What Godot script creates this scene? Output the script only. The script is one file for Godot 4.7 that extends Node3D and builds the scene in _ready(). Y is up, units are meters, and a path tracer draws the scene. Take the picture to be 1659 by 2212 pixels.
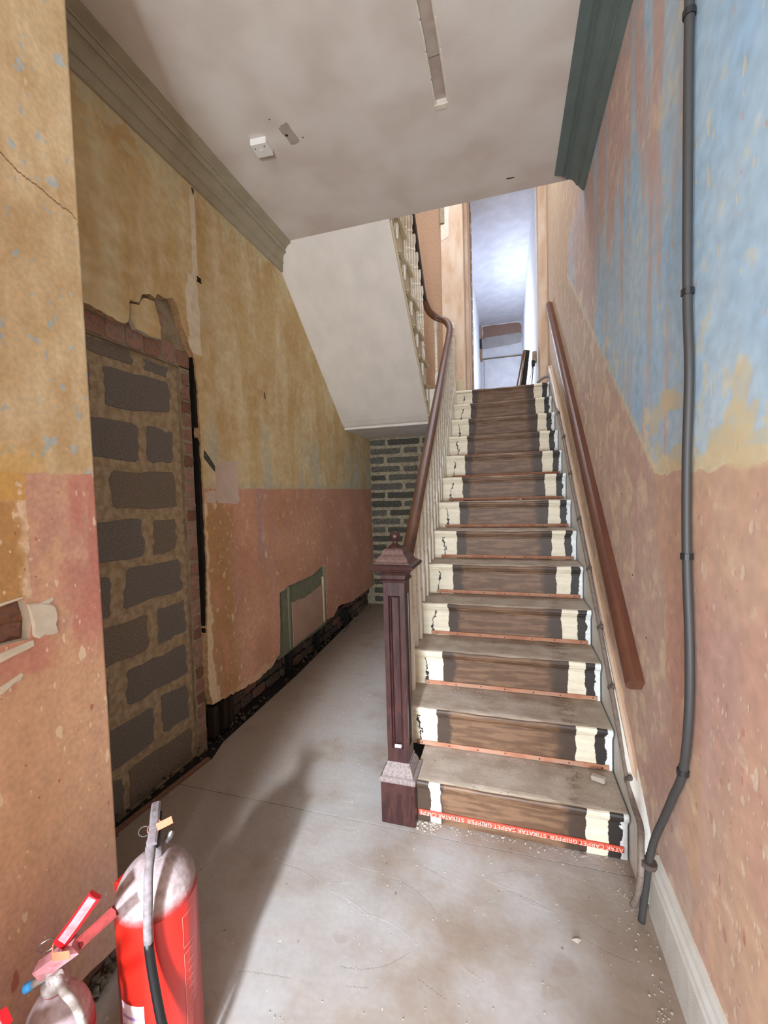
extends Node3D

var M := {}
var T := {}
var rng := RandomNumberGenerator.new()

# ------------------------------------------------------------------ helpers
func put(called: String, st: SurfaceTool, mat: Material, parent: Node = self, smooth := false) -> MeshInstance3D:
	var o := MeshInstance3D.new()
	o.name = numbered(called, parent)
	st.generate_normals()
	o.mesh = st.commit()
	o.material_override = null
	o.mesh.surface_set_material(0, mat)
	o.cast_shadow = GeometryInstance3D.SHADOW_CASTING_SETTING_ON
	parent.add_child(o, true)
	return o

func also(o: MeshInstance3D, st: SurfaceTool, mat: Material) -> void:
	st.generate_normals()
	o.mesh = st.commit(o.mesh)
	o.mesh.surface_set_material(o.mesh.get_surface_count() - 1, mat)

func numbered(called: String, parent: Node) -> String:
	if not parent.has_node(NodePath(called)):
		return called
	var n := 1
	while parent.has_node(NodePath("%s_%03d" % [called, n])):
		n += 1
	return "%s_%03d" % [called, n]

func tag(o: Node, label: String, category: String, group := "") -> void:
	o.set_meta("label", label)
	o.set_meta("category", category)
	if group != "":
		o.set_meta("group", group)

func thing(called: String, at: Vector3, label: String, category: String, group := "") -> Node3D:
	var o := Node3D.new()
	o.name = numbered(called, self)
	o.position = at
	add_child(o, true)
	tag(o, label, category, group)
	return o

func setting(called: String, label := "") -> Node3D:
	var o := Node3D.new()
	o.name = called
	add_child(o, true)
	o.set_meta("kind", "structure")
	if label != "":
		o.set_meta("label", label)
	return o

func begin(smooth := false) -> SurfaceTool:
	var st := SurfaceTool.new()
	st.begin(Mesh.PRIMITIVE_TRIANGLES)
	st.set_smooth_group(0 if smooth else -1)
	return st

func tri(st: SurfaceTool, a: Vector3, b: Vector3, c: Vector3, ua := Vector2.ZERO, ub := Vector2.ZERO, uc := Vector2.ZERO) -> void:
	st.set_uv(ua); st.add_vertex(a)
	st.set_uv(ub); st.add_vertex(b)
	st.set_uv(uc); st.add_vertex(c)

# a triangle whose front looks along n
func trin(st: SurfaceTool, a: Vector3, b: Vector3, c: Vector3, n: Vector3, ua := Vector2.ZERO, ub := Vector2.ZERO, uc := Vector2.ZERO) -> void:
	if (b - a).cross(c - a).dot(n) > 0.0:
		tri(st, a, c, b, ua, uc, ub)
	else:
		tri(st, a, b, c, ua, ub, uc)

func quadn(st: SurfaceTool, a: Vector3, b: Vector3, c: Vector3, d: Vector3, n: Vector3, ua := Vector2.ZERO, ub := Vector2.ZERO, uc := Vector2.ZERO, ud := Vector2.ZERO) -> void:
	trin(st, a, b, c, n, ua, ub, uc)
	trin(st, a, c, d, n, ua, uc, ud)

func bevel_box(st: SurfaceTool, c: Vector3, s: Vector3, b := 0.003, bs := Basis.IDENTITY) -> void:
	var h := s * 0.5
	var p := func(sg: Vector3, ax: int) -> Vector3:
		var q := Vector3(sg.x * (h.x - b), sg.y * (h.y - b), sg.z * (h.z - b))
		q[ax] = sg[ax] * h[ax]
		return c + bs * q
	for ax in 3:
		var u := (ax + 1) % 3
		var v := (ax + 2) % 3
		for s0 in [-1.0, 1.0]:
			var g := [Vector3.ZERO, Vector3.ZERO, Vector3.ZERO, Vector3.ZERO]
			var k := 0
			for w in [[-1.0, -1.0], [1.0, -1.0], [1.0, 1.0], [-1.0, 1.0]]:
				var q := Vector3.ZERO
				q[ax] = s0; q[u] = w[0]; q[v] = w[1]
				g[k] = p.call(q, ax)
				k += 1
			var n := Vector3.ZERO
			n[ax] = s0
			quadn(st, g[0], g[1], g[2], g[3], bs * n)
	if b <= 0.0:
		return
	for ax in 3:
		var u := (ax + 1) % 3
		var v := (ax + 2) % 3
		for su in [-1.0, 1.0]:
			for sv in [-1.0, 1.0]:
				var q0 := Vector3.ZERO
				q0[ax] = -1.0; q0[u] = su; q0[v] = sv
				var q1 := q0
				q1[ax] = 1.0
				var n := Vector3.ZERO
				n[u] = su; n[v] = sv
				quadn(st, p.call(q0, u), p.call(q1, u), p.call(q1, v), p.call(q0, v), bs * n)
	for sx in [-1.0, 1.0]:
		for sy in [-1.0, 1.0]:
			for sz in [-1.0, 1.0]:
				var q := Vector3(sx, sy, sz)
				trin(st, p.call(q, 0), p.call(q, 1), p.call(q, 2), bs * q)

func span_box(st: SurfaceTool, a: Vector3, b: Vector3, bev := 0.003) -> void:
	bevel_box(st, (a + b) * 0.5, (b - a).abs(), bev)

# profile: Vector2(radius, height)
func lathe(st: SurfaceTool, profile: Array, seg := 24, c := Vector3.ZERO, bs := Basis.IDENTITY, colors: Array = []) -> void:
	for i in profile.size() - 1:
		var p: Vector2 = profile[i]
		var q: Vector2 = profile[i + 1]
		for k in seg:
			var a0 := TAU * k / seg
			var a1 := TAU * (k + 1) / seg
			var v := [Vector3(cos(a0) * p.x, p.y, sin(a0) * p.x), Vector3(cos(a1) * p.x, p.y, sin(a1) * p.x), Vector3(cos(a1) * q.x, q.y, sin(a1) * q.x), Vector3(cos(a0) * q.x, q.y, sin(a0) * q.x)]
			var am := (a0 + a1) * 0.5
			var dr := q - p
			var n := Vector3(cos(am) * dr.y, -dr.x, sin(am) * dr.y)
			var us := [Vector2(float(k) / seg, p.y), Vector2(float(k + 1) / seg, p.y), Vector2(float(k + 1) / seg, q.y), Vector2(float(k) / seg, q.y)]
			var order := [[0, 1, 2], [0, 2, 3]]
			for t in order:
				var A: Vector3 = v[t[0]]
				var B: Vector3 = v[t[1]]
				var C: Vector3 = v[t[2]]
				if A.is_equal_approx(B) or B.is_equal_approx(C) or A.is_equal_approx(C):
					continue
				var idx: Array = t
				if (B - A).cross(C - A).dot(n) > 0.0:
					idx = [t[0], t[2], t[1]]
				for j in idx:
					if colors.size():
						st.set_color(colors[i] if j < 2 else colors[i + 1])
					st.set_uv(us[j])
					st.add_vertex(c + bs * v[j])

func smooth_path(pts: Array, n := 6) -> Array:
	var out := []
	for i in pts.size() - 1:
		var p0: Vector3 = pts[maxi(i - 1, 0)]
		var p1: Vector3 = pts[i]
		var p2: Vector3 = pts[i + 1]
		var p3: Vector3 = pts[mini(i + 2, pts.size() - 1)]
		for k in n:
			out.append(p1.cubic_interpolate(p2, p0, p3, float(k) / n))
	out.append(pts[-1])
	return out

# closed profile (x across, y up) swept along pts
func sweep(st: SurfaceTool, pts: Array, profile: Array, up := Vector3.UP, caps := true, transport := false) -> void:
	var rings := []
	var np := profile.size()
	var u := up
	var run := 0.0
	var runs := []
	for i in pts.size():
		var d: Vector3
		if i == 0:
			d = pts[1] - pts[0]
		elif i == pts.size() - 1:
			d = pts[i] - pts[i - 1]
		else:
			d = (pts[i + 1] - pts[i]).normalized() + (pts[i] - pts[i - 1]).normalized()
		d = d.normalized()
		if i > 0:
			run += (pts[i] - pts[i - 1]).length()
		runs.append(run)
		var side := d.cross(u).normalized()
		var upv := side.cross(d).normalized()
		if transport:
			u = upv
		var ring := []
		for p in profile:
			ring.append(pts[i] + side * p.x + upv * p.y)
		rings.append(ring)
	for i in pts.size() - 1:
		var mid: Vector3 = (pts[i] + pts[i + 1]) * 0.5
		for k in np:
			var k1 := (k + 1) % np
			var a: Vector3 = rings[i][k]
			var b: Vector3 = rings[i][k1]
			var c: Vector3 = rings[i + 1][k1]
			var d: Vector3 = rings[i + 1][k]
			var n := (a + b + c + d) * 0.25 - mid
			quadn(st, a, b, c, d, n, Vector2(runs[i], float(k) / np), Vector2(runs[i], float(k + 1) / np), Vector2(runs[i + 1], float(k + 1) / np), Vector2(runs[i + 1], float(k) / np))
	if caps:
		for e in [0, pts.size() - 1]:
			var n: Vector3 = (pts[0] - pts[1]) if e == 0 else (pts[e] - pts[e - 1])
			for k in np:
				trin(st, pts[e], rings[e][k], rings[e][(k + 1) % np], n)

func circle(r: float, n := 10) -> Array:
	var o := []
	for k in n:
		o.append(Vector2(cos(TAU * k / n) * r, sin(TAU * k / n) * r))
	return o

func tube(st: SurfaceTool, pts: Array, r: float, n := 10) -> void:
	sweep(st, pts, circle(r, n), Vector3(0.13, 0.2, 0.97).normalized() if absf((pts[1] - pts[0]).normalized().y) > 0.7 else Vector3.UP, true, true)

# outline (a, b) extruded from d0 (back) to d1 (front); axes: place = o + A*a + B*b + N*d
func plate(st: SurfaceTool, poly: PackedVector2Array, o: Vector3, A: Vector3, B: Vector3, N: Vector3, d0: float, d1: float, uvf = null, sides := true) -> void:
	var idx := Geometry2D.triangulate_polygon(poly)
	var f := func(p: Vector2, d: float) -> Vector3: return o + A * p.x + B * p.y + N * d
	for i in range(0, idx.size(), 3):
		var p := poly[idx[i]]
		var q := poly[idx[i + 1]]
		var r := poly[idx[i + 2]]
		var up := Vector2.ZERO
		var uq := Vector2.ZERO
		var ur := Vector2.ZERO
		if uvf != null:
			up = uvf.call(p); uq = uvf.call(q); ur = uvf.call(r)
		trin(st, f.call(p, d1), f.call(q, d1), f.call(r, d1), N, up, uq, ur)
		if sides:
			trin(st, f.call(p, d0), f.call(q, d0), f.call(r, d0), -N, up, uq, ur)
	if not sides:
		return
	plate_sides(st, poly, o, A, B, N, d0, d1, uvf)

func plate_sides(st: SurfaceTool, poly: PackedVector2Array, o: Vector3, A: Vector3, B: Vector3, N: Vector3, d0: float, d1: float, uvf = null) -> void:
	var area := 0.0
	for i in poly.size():
		area += poly[i].cross(poly[(i + 1) % poly.size()])
	for i in poly.size():
		var p := poly[i]
		var q := poly[(i + 1) % poly.size()]
		var e := q - p
		var out2 := Vector2(e.y, -e.x) * signf(area)
		var n := A * out2.x + B * out2.y
		var up := Vector2.ZERO
		var uq := Vector2.ZERO
		if uvf != null:
			up = uvf.call(p); uq = uvf.call(q)
		quadn(st, o + A * p.x + B * p.y + N * d0, o + A * q.x + B * q.y + N * d0, o + A * q.x + B * q.y + N * d1, o + A * p.x + B * p.y + N * d1, n, up, uq, uq, up)

# ragged: the outline is cut into short steps that wander by amp
func ragged(pts: Array, step: float, amp: float, closed := false) -> Array:
	var out := []
	var m := pts.size() if closed else pts.size() - 1
	for i in m:
		var p: Vector2 = pts[i]
		var q: Vector2 = pts[(i + 1) % pts.size()]
		var n := maxi(1, int((q - p).length() / step))
		var side := Vector2(-(q - p).y, (q - p).x).normalized()
		for k in n:
			var w := p.lerp(q, float(k) / n)
			if k > 0:
				w += side * rng.randf_range(-amp, amp) + (q - p).normalized() * rng.randf_range(-0.2, 0.2) * step
			out.append(w)
	if not closed:
		out.append(pts[-1])
	return out

# a rough block: quad outline with a wandering edge, a rounded arris and a depth of its own
func rough(st: SurfaceTool, quad: Array, per_side: int, amp: float, o: Vector3, A: Vector3, B: Vector3, N: Vector3, back: float, front: float, bev: float) -> void:
	var ring := []
	var c := Vector2.ZERO
	for q in quad:
		c += q * 0.25
	for i in 4:
		var p: Vector2 = quad[i]
		var q: Vector2 = quad[(i + 1) % 4]
		for k in per_side:
			var t := (k + 0.35) / (per_side - 0.3) if per_side > 1 else 0.12
			t = clampf(t, 0.06, 0.94)
			var w := p.lerp(q, t)
			w += (c - w).normalized() * rng.randf_range(-amp * 0.4, amp)
			ring.append(w)
	var n := ring.size()
	var f := func(p: Vector2, d: float) -> Vector3: return o + A * p.x + B * p.y + N * d
	var ctr: Vector3 = f.call(c, front + rng.randf_range(-0.0005, 0.001))
	var mid: Vector3 = f.call(c, (back + front) * 0.5)
	for i in n:
		var p: Vector2 = ring[i]
		var q: Vector2 = ring[(i + 1) % n]
		var pi := p + (c - p).normalized() * bev
		var qi := q + (c - q).normalized() * bev
		trin(st, ctr, f.call(pi, front), f.call(qi, front), N, c, pi, qi)
		var n1: Vector3 = (f.call((p + q) * 0.5, front) - mid)
		quadn(st, f.call(p, front - bev * 0.8), f.call(q, front - bev * 0.8), f.call(qi, front), f.call(pi, front), n1, p, q, qi, pi)
		quadn(st, f.call(p, back), f.call(q, back), f.call(q, front - bev * 0.8), f.call(p, front - bev * 0.8), n1, p, q, q, p)

func rect_quad(a0: float, b0: float, a1: float, b1: float) -> Array:
	return [Vector2(a0, b0), Vector2(a1, b0), Vector2(a1, b1), Vector2(a0, b1)]

# a lump of rubble
func lump(st: SurfaceTool, c: Vector3, s: Vector3, bs: Basis) -> void:
	var v := []
	for d in [Vector3(1, 0, 0), Vector3(-1, 0, 0), Vector3(0, 1, 0), Vector3(0, -1, 0), Vector3(0, 0, 1), Vector3(0, 0, -1)]:
		v.append(c + bs * (d * s * rng.randf_range(0.6, 1.1) + Vector3(rng.randf_range(-.3, .3), rng.randf_range(-.3, .3), rng.randf_range(-.3, .3)) * s))
	for f in [[0, 2, 4], [0, 2, 5], [1, 2, 4], [1, 2, 5], [0, 3, 4], [0, 3, 5], [1, 3, 4], [1, 3, 5]]:
		trin(st, v[f[0]], v[f[1]], v[f[2]], (v[f[0]] + v[f[1]] + v[f[2]]) / 3.0 - c)

# ------------------------------------------------------------------ textures
func nz(w: int, h: int, freq: float, oct: int, sd: int, sx := 1.0, sy := 1.0, kind := FastNoiseLite.TYPE_SIMPLEX_SMOOTH) -> PackedByteArray:
	var n := FastNoiseLite.new()
	n.noise_type = kind
	n.seed = sd
	n.frequency = freq
	n.fractal_type = FastNoiseLite.FRACTAL_FBM
	n.fractal_octaves = oct
	var im := n.get_image(maxi(8, int(w / sx)), maxi(8, int(h / sy)))
	if im.get_width() != w or im.get_height() != h:
		im.resize(w, h, Image.INTERPOLATE_CUBIC)
	return im.get_data()

func ss(a: float, b: float, x: float) -> float:
	var t := clampf((x - a) / (b - a), 0.0, 1.0)
	return t * t * (3.0 - 2.0 * t)

# stamp an uneven fleck of colour into an RGB8 array
func fleck(d: PackedByteArray, hd: PackedByteArray, w: int, h: int, cx: float, cy: float, rx: float, ry: float, col: Vector3, a: float, r: RandomNumberGenerator, dent := -40) -> void:
	var k1 := r.randf() * TAU
	var k2 := r.randf() * TAU
	var tilt := r.randf_range(-0.6, 0.6)
	var x0 := maxi(0, int(cx - rx * 1.5 - 1))
	var x1 := mini(w - 1, int(cx + rx * 1.5 + 1))
	var y0 := maxi(0, int(cy - ry * 1.5 - 1))
	var y1 := mini(h - 1, int(cy + ry * 1.5 + 1))
	for y in range(y0, y1 + 1):
		for x in range(x0, x1 + 1):
			var dx := (x - cx) / rx
			var dy := (y - cy) / ry + dx * tilt * rx / maxf(ry, 1.0) * 0.5
			var an := atan2(dy, dx)
			var lim := 1.0 + 0.16 * sin(an * 2.0 + k1) + 0.13 * sin(an * 3.0 + k2) + 0.07 * sin(an * 7.0 + k1 * 3.0)
			var q := sqrt(dx * dx + dy * dy) / lim
			if q < 1.0:
				var t := a * (1.0 - ss(0.8, 1.0, q))
				var i := (y * w + x) * 3
				d[i] = int(lerpf(d[i], col.x, t))
				d[i + 1] = int(lerpf(d[i + 1], col.y, t))
				d[i + 2] = int(lerpf(d[i + 2], col.z, t))
				if hd.size():
					var j := y * w + x
					hd[j] = clampi(int(hd[j] + dent * t), 0, 255)

func finish(key: String, d: PackedByteArray, hd: PackedByteArray, w: int, h: int, bump := 2.0) -> void:
	T[key] = ImageTexture.create_from_image(Image.create_from_data(w, h, false, Image.FORMAT_RGB8, d))
	if hd.size():
		var im := Image.create_from_data(w, h, false, Image.FORMAT_L8, hd)
		im.convert(Image.FORMAT_RGB8)
		im.bump_map_to_normal_map(bump)
		T[key + "_n"] = ImageTexture.create_from_image(im)

# a repeating texture that runs through up to four colours along one noise
func ramp_tex(key: String, cols: Array, w: int, h: int, freq: float, oct: int, sd: int, sx := 1.0, sy := 1.0, grit := 0.06, bump := 0.0) -> void:
	var n := FastNoiseLite.new()
	n.seed = sd
	n.frequency = freq
	n.fractal_octaves = oct
	var im := n.get_seamless_image(maxi(8, int(w / sx)), maxi(8, int(h / sy)))
	im.resize(w, h, Image.INTERPOLATE_CUBIC)
	var a := im.get_data()
	n.seed = sd + 7
	n.frequency = 0.35
	n.fractal_octaves = 2
	var b := n.get_seamless_image(w, h).get_data()
	var d := PackedByteArray()
	d.resize(w * h * 3)
	var hd := PackedByteArray()
	if bump > 0.0:
		hd.resize(w * h)
	var m := cols.size() - 1
	for i in w * h:
		var t := clampf((a[i] / 255.0 - 0.2) / 0.6, 0.0, 0.999) * m
		var k := int(t)
		var c: Vector3 = cols[k].lerp(cols[k + 1], t - k)
		c *= 1.0 + (b[i] / 255.0 - 0.5) * grit * 2.0
		d[i * 3] = clampi(int(c.x), 0, 255)
		d[i * 3 + 1] = clampi(int(c.y), 0, 255)
		d[i * 3 + 2] = clampi(int(c.z), 0, 255)
		if bump > 0.0:
			hd[i] = int(a[i] * 0.6 + b[i] * 0.4)
	finish(key, d, hd, w, h, bump)

func mat(key: String, tex := "", col := Color.WHITE, rough := 0.85, tri := 0.0, metal := 0.0, nscale := 1.0) -> StandardMaterial3D:
	var m := StandardMaterial3D.new()
	m.resource_name = key
	m.albedo_color = col
	m.roughness = rough
	m.metallic = metal
	if tex != "":
		m.albedo_texture = T[tex]
		if T.has(tex + "_n"):
			m.normal_enabled = true
			m.normal_texture = T[tex + "_n"]
			m.normal_scale = nscale
	if tri > 0.0:
		m.uv1_triplanar = true
		m.uv1_scale = Vector3.ONE * tri
	M[key] = m
	return m

# colours that the paint layers really have (sRGB bytes)
func paint_right() -> void:
	# the wall beside the stairs: z from -0.45 back to -5.25, y from 0 up to 5.0
	var w := 1536
	var h := 1600
	var r := RandomNumberGenerator.new()
	r.seed = 11
	var n1 := nz(w, h, 0.004, 4, 1)
	var n2 := nz(w, h, 0.012, 4, 2, 1.0, 5.0)
	var n3 := nz(w, h, 0.05, 3, 3)
	var n4 := nz(w, h, 0.02, 5, 4)
	var n5 := nz(w, h, 0.02, 4, 5, 1.0, 9.0)
	var d := PackedByteArray()
	d.resize(w * h * 3)
	var hd := PackedByteArray()
	hd.resize(w * h)
	var blue := Vector3(168, 202, 228)
	var pale := Vector3(198, 216, 226)
	var pink := Vector3(204, 170, 158)
	var sand := Vector3(224, 208, 174)
	var red := Vector3(208, 162, 142)
	var orange := Vector3(216, 178, 148)
	var rose := Vector3(206, 172, 160)
	var bare := Vector3(212, 188, 164)
	var bare2 := Vector3(198, 168, 152)
	var cream := Vector3(226, 208, 176)
	var i := 0
	for y in h:
		var wy := 5.0 * (1.0 - float(y) / h)
		for x in w:
			var wz := 0.45 + 4.8 * float(x) / w   # distance into the hall
			var a := n1[i] / 255.0 - 0.5
			var b := n2[i] / 255.0 - 0.5
			var c := n3[i] / 255.0 - 0.5
			var e := n4[i] / 255.0 - 0.5
			var f := n5[i] / 255.0 - 0.5
			var yd := 1.49 + maxf(0.0, wz - 1.6) * 0.79
			if wz < 1.6:
				yd = 1.487
			yd += e * 0.03
			var col: Vector3
			var top := 3.33 + 0.02 * b
			var back := 3.62 + e * 0.1
			if wy > yd and (wz < back) and (wy < top or wz < 2.86):
				# distemper: blue over pink over sand
				var pk := ss(-0.18, 0.26, f * 0.8 + b * 0.3 + a * 0.25 + c * 0.15 + 0.42 * ss(2.0, 3.0, wy) * ss(1.25, 1.8, wz) - 0.15 - 0.3 * ss(1.5, 1.15, wz))
				col = blue.lerp(pale, clampf(0.5 + a * 1.4 - 0.35 * ss(1.0, 0.6, wz), 0.0, 1.0))
				col = col.lerp(pink, pk * 0.9)
				var low := ss(0.34, 0.02, wy - yd)
				var sd := ss(0.12, 0.24, e + a * 0.3 + c * 0.1 + low * 0.06 - 0.07)
				col = col.lerp(sand, sd * (0.4 + 0.3 * low))
				# the sand band left along the dado line
				col = col.lerp(Vector3(230, 216, 178), ss(0.05, 0.03, wy - yd + e * 0.09) * ss(1.75, 1.5, wz))
				col = col.lerp(sand, ss(0.05, 0.02, wy - yd + e * 0.08) * 0.6)
			elif wy <= yd and wz < 1.47 + e * 0.10 + 0.12 * ss(1.0, 1.4, wy) - 0.2 * ss(0.6, 0.3, wy):
				col = red.lerp(orange, clampf(0.5 + a * 2.2 + 0.5 * ss(1.0, 0.3, wy), 0.0, 1.0))
				col = col.lerp(rose, clampf(b * 1.6 + 0.1 + 0.35 * ss(1.1, 1.35, wz), 0.0, 0.8))
				col = col.lerp(cream, ss(0.24, 0.34, e) * 0.5)
			else:
				col = bare.lerp(bare2, clampf(0.45 + f * 2.0 + a * 1.2, 0.0, 1.0))
				col = col.lerp(rose, clampf(0.5 * ss(2.6, 1.6, wz) + b, 0.0, 0.7))
				col = col.lerp(cream, ss(0.08, 0.22, e + f * 0.6) * 0.6)
				col = col.lerp(Vector3(184, 156, 124), ss(2.6, 4.2, wz) * 0.7)
			col *= 1.0 + c * 0.12 + e * 0.07 + f * 0.05
			d[i * 3] = clampi(int(col.x), 0, 255)
			d[i * 3 + 1] = clampi(int(col.y), 0, 255)
			d[i * 3 + 2] = clampi(int(col.z), 0, 255)
			hd[i] = clampi(int(128 + c * 40 + e * 50), 0, 255)
			i += 1
	# flakes knocked off the paint
	for k in 800:
		var z := r.randf_range(0.45, 1.9)
		var y := r.randf_range(0.1, 1.45)
		if k % 3 == 0:
			z = r.randf_range(0.45, 1.2)
			y = r.randf_range(0.2, 1.0)
		var big := r.randf() < 0.12
		var s := r.randf_range(0.6, 1.4) if not big else r.randf_range(1.6, 3.2)
		fleck(d, hd, w, h, (z - 0.45) / 4.8 * w, (1.0 - y / 5.0) * h, s, s * r.randf_range(1.0, 2.6), Vector3(228, 208, 182) if k % 4 else Vector3(194, 138, 116), 0.7, r)
	for k in 520:
		var z := r.randf_range(0.45, 3.2)
		var y := 1.5 + maxf(0.0, z - 1.6) * 0.8 + r.randf() * 1.6
		var s := r.randf_range(0.7, 1.8) if k % 7 else r.randf_range(2.0, 4.0)
		fleck(d, hd, w, h, (z - 0.45) / 4.8 * w, (1.0 - y / 5.0) * h, s, s * r.randf_range(1.0, 3.0), Vector3(224, 210, 178) if k % 3 else Vector3(212, 174, 158), 0.65, r)
	for p in [[1.50, 1.70, 26, 16], [1.44, 1.70, 30, 12], [1.60, 1.66, 16, 18], [1.06, 1.65, 15, 20], [1.08, 1.575, 18, 22], [1.02, 1.575, 9, 13], [1.56, 1.56, 12, 10], [1.17, 1.54, 22, 14], [1.0, 1.52, 40, 14], [1.10, 1.53, 30, 16], [1.42, 1.53, 20, 12]]:
		fleck(d, hd, w, h, (p[0] - 0.45) / 4.8 * w, (1.0 - p[1] / 5.0) * h, p[2], p[3], Vector3(222, 202, 158), 0.55, r, -10)
	for k in 14:
		var z := r.randf_range(1.5, 4.4)
		fleck(d, hd, w, h, (z - 0.45) / 4.8 * w, (1.0 - (0.55 + (z - 1.5) * 0.8 + r.randf() * 0.6) / 5.0) * h, 3.5, 1.0, Vector3(70, 56, 46), 0.9, r)
	finish("right", d, hd, w, h, 2.2)

func paint_left() -> void:
	# the hall's left wall: z from -1.2 back to -5.3, y from 0 to 3.4
	var w := 1280
	var h := 1088
	var r := RandomNumberGenerator.new()
	r.seed = 21
	var n1 := nz(w, h, 0.006, 4, 21)
	var n2 := nz(w, h, 0.012, 4, 22, 1.0, 5.0)
	var n3 := nz(w, h, 0.06, 3, 23)
	var n4 := nz(w, h, 0.022, 5, 24)
	var d := PackedByteArray()
	d.resize(w * h * 3)
	var hd := PackedByteArray()
	hd.resize(w * h)
	var ochre := Vector3(208, 180, 130)
	var deep := Vector3(198, 164, 112)
	var pale := Vector3(214, 197, 158)
	var grey := Vector3(178, 174, 156)
	var red := Vector3(192, 138, 108)
	var red2 := Vector3(208, 154, 124)
	var mauve := Vector3(176, 140, 136)
	var gold := Vector3(184, 142, 94)
	var i := 0
	for y in h:
		var wy := 3.4 * (1.0 - float(y) / h)
		for x in w:
			var wz := 1.2 + 4.1 * float(x) / w
			var a := n1[i] / 255.0 - 0.5
			var b := n2[i] / 255.0 - 0.5
			var c := n3[i] / 255.0 - 0.5
			var e := n4[i] / 255.0 - 0.5
			var col: Vector3
			if wy > 1.507 + e * 0.012:
				col = ochre.lerp(deep, clampf(0.45 + a * 2.0 + e * 0.6, 0.0, 1.0))
				col = col.lerp(pale, clampf(0.15 + b * 1.7 + e * 1.0 + 0.3 * ss(2.3, 1.7, wy), 0.0, 0.95))
				col = col.lerp(grey, ss(0.05, 0.25, b + a * 0.5 + 0.2 * ss(3.6, 4.6, wz)) * ss(2.1, 1.7, wy) * 0.6)
				col = col.lerp(grey, ss(0.06, 0.0, wy - 1.51 + e * 0.05) * 0.35)
			else:
				col = red2.lerp(red, clampf(0.4 + a * 1.8 + e * 0.7 + 0.35 * ss(2.8, 4.2, wz), 0.0, 1.0))
				var gd := ss(2.42, 2.3, wz + b * 0.25) * ss(-0.25, 0.05, b + a)
				col = col.lerp(gold, gd * 0.8)
				var mv := ss(0.09, 0.02, absf(wz - 2.62 + b * 0.1)) * ss(0.8, 1.1, wy)
				col = col.lerp(mauve, clampf(mv * 0.7 + maxf(0.0, b) * 0.8, 0.0, 0.7))
				col = col.lerp(pale, ss(0.25, 0.36, e) * 0.5)
			# the filler strip over the old wire chase
			var fs := 0.0
			if wy > 2.28:
				var half := 0.019 if wy > 2.74 else 0.03 + 0.02 * ss(2.75, 2.6, wy) + e * 0.03
				fs = ss(half + 0.006, half - 0.004, absf(wz - 2.075 + (0.035 if wy < 2.72 else 0.0) + e * 0.012))
				col = col.lerp(Vector3(226, 212, 186), fs)
				var fs2 := ss(0.016, 0.008, absf(wz - 2.13 + e * 0.04)) * ss(2.72, 2.66, wy) * ss(2.42, 2.48, wy)
				col = col.lerp(Vector3(200, 182, 148), fs2 * 0.9)
			col = col.lerp(Vector3(212, 198, 160), ss(0.10, 0.06, 3.235 - wy + e * 0.35 + a * 0.2) * 0.8)
			if wy < 1.42:
				col = col.lerp(Vector3(226, 204, 170), ss(0.03, 0.015, wz - 2.05 + e * 0.06 - 0.03 * ss(0.5, 0.25, wy)) * 0.85)
				col = col.lerp(Vector3(214, 180, 146), ss(0.035, 0.015, wy - 0.20 + e * 0.06) * 0.6)
			col *= 1.0 + c * 0.11 + e * 0.06 + b * 0.05
			d[i * 3] = clampi(int(col.x), 0, 255)
			d[i * 3 + 1] = clampi(int(col.y), 0, 255)
			d[i * 3 + 2] = clampi(int(col.z), 0, 255)
			hd[i] = clampi(int(128 + c * 40 + e * 50 + fs * 18), 0, 255)
			i += 1
	for k in 200:
		var z := r.randf_range(2.05, 4.8)
		if k % 2:
			z = r.randf_range(2.03, 2.5)
		var y := r.randf_range(0.2, 1.5)
		var s := r.randf_range(0.8, 2.0) if k % 11 else r.randf_range(2.5, 5.0)
		fleck(d, hd, w, h, (z - 1.2) / 4.1 * w, (1.0 - y / 3.4) * h, s, s * r.randf_range(1.0, 2.2), Vector3(226, 206, 172), 0.8, r)
	for k in 160:
		fleck(d, hd, w, h, (r.randf_range(1.3, 4.5) - 1.2) / 4.1 * w, (1.0 - r.randf_range(1.55, 3.2) / 3.4) * h, r.randf_range(1, 4), r.randf_range(3, 14), Vector3(206, 190, 152), 0.55, r)
	for p in [[1.55, 3.17, 18, 9], [1.50, 3.2, 12, 12], [1.66, 3.12, 18, 8], [2.42, 2.37, 9, 14], [2.28, 2.38, 7, 12], [2.05, 3.25, 10, 6]]:
		fleck(d, hd, w, h, (p[0] - 1.2) / 4.1 * w, (1.0 - p[1] / 3.4) * h, p[2], p[3], Vector3(204, 186, 148), 0.8, r, 12)
	fleck(d, hd, w, h, (2.085 - 1.2) / 4.1 * w, (1.0 - 3.21 / 3.4) * h, 4, 5, Vector3(60, 46, 36), 0.9, r)
	fleck(d, hd, w, h, (2.75 - 1.2) / 4.1 * w, (1.0 - 2.19 / 3.4) * h, 4, 9, Vector3(110, 62, 48), 0.85, r)
	# pencilled scribble beside the filler patch
	for k in 9:
		fleck(d, hd, w, h, (2.07 + k * 0.011 - 1.2) / 4.1 * w, (1.0 - (1.455 + r.randf() * 0.05) / 3.4) * h, 0.9, 4, Vector3(120, 92, 88), 0.8, r, 0)
	finish("left", d, hd, w, h, 2.0)

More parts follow.
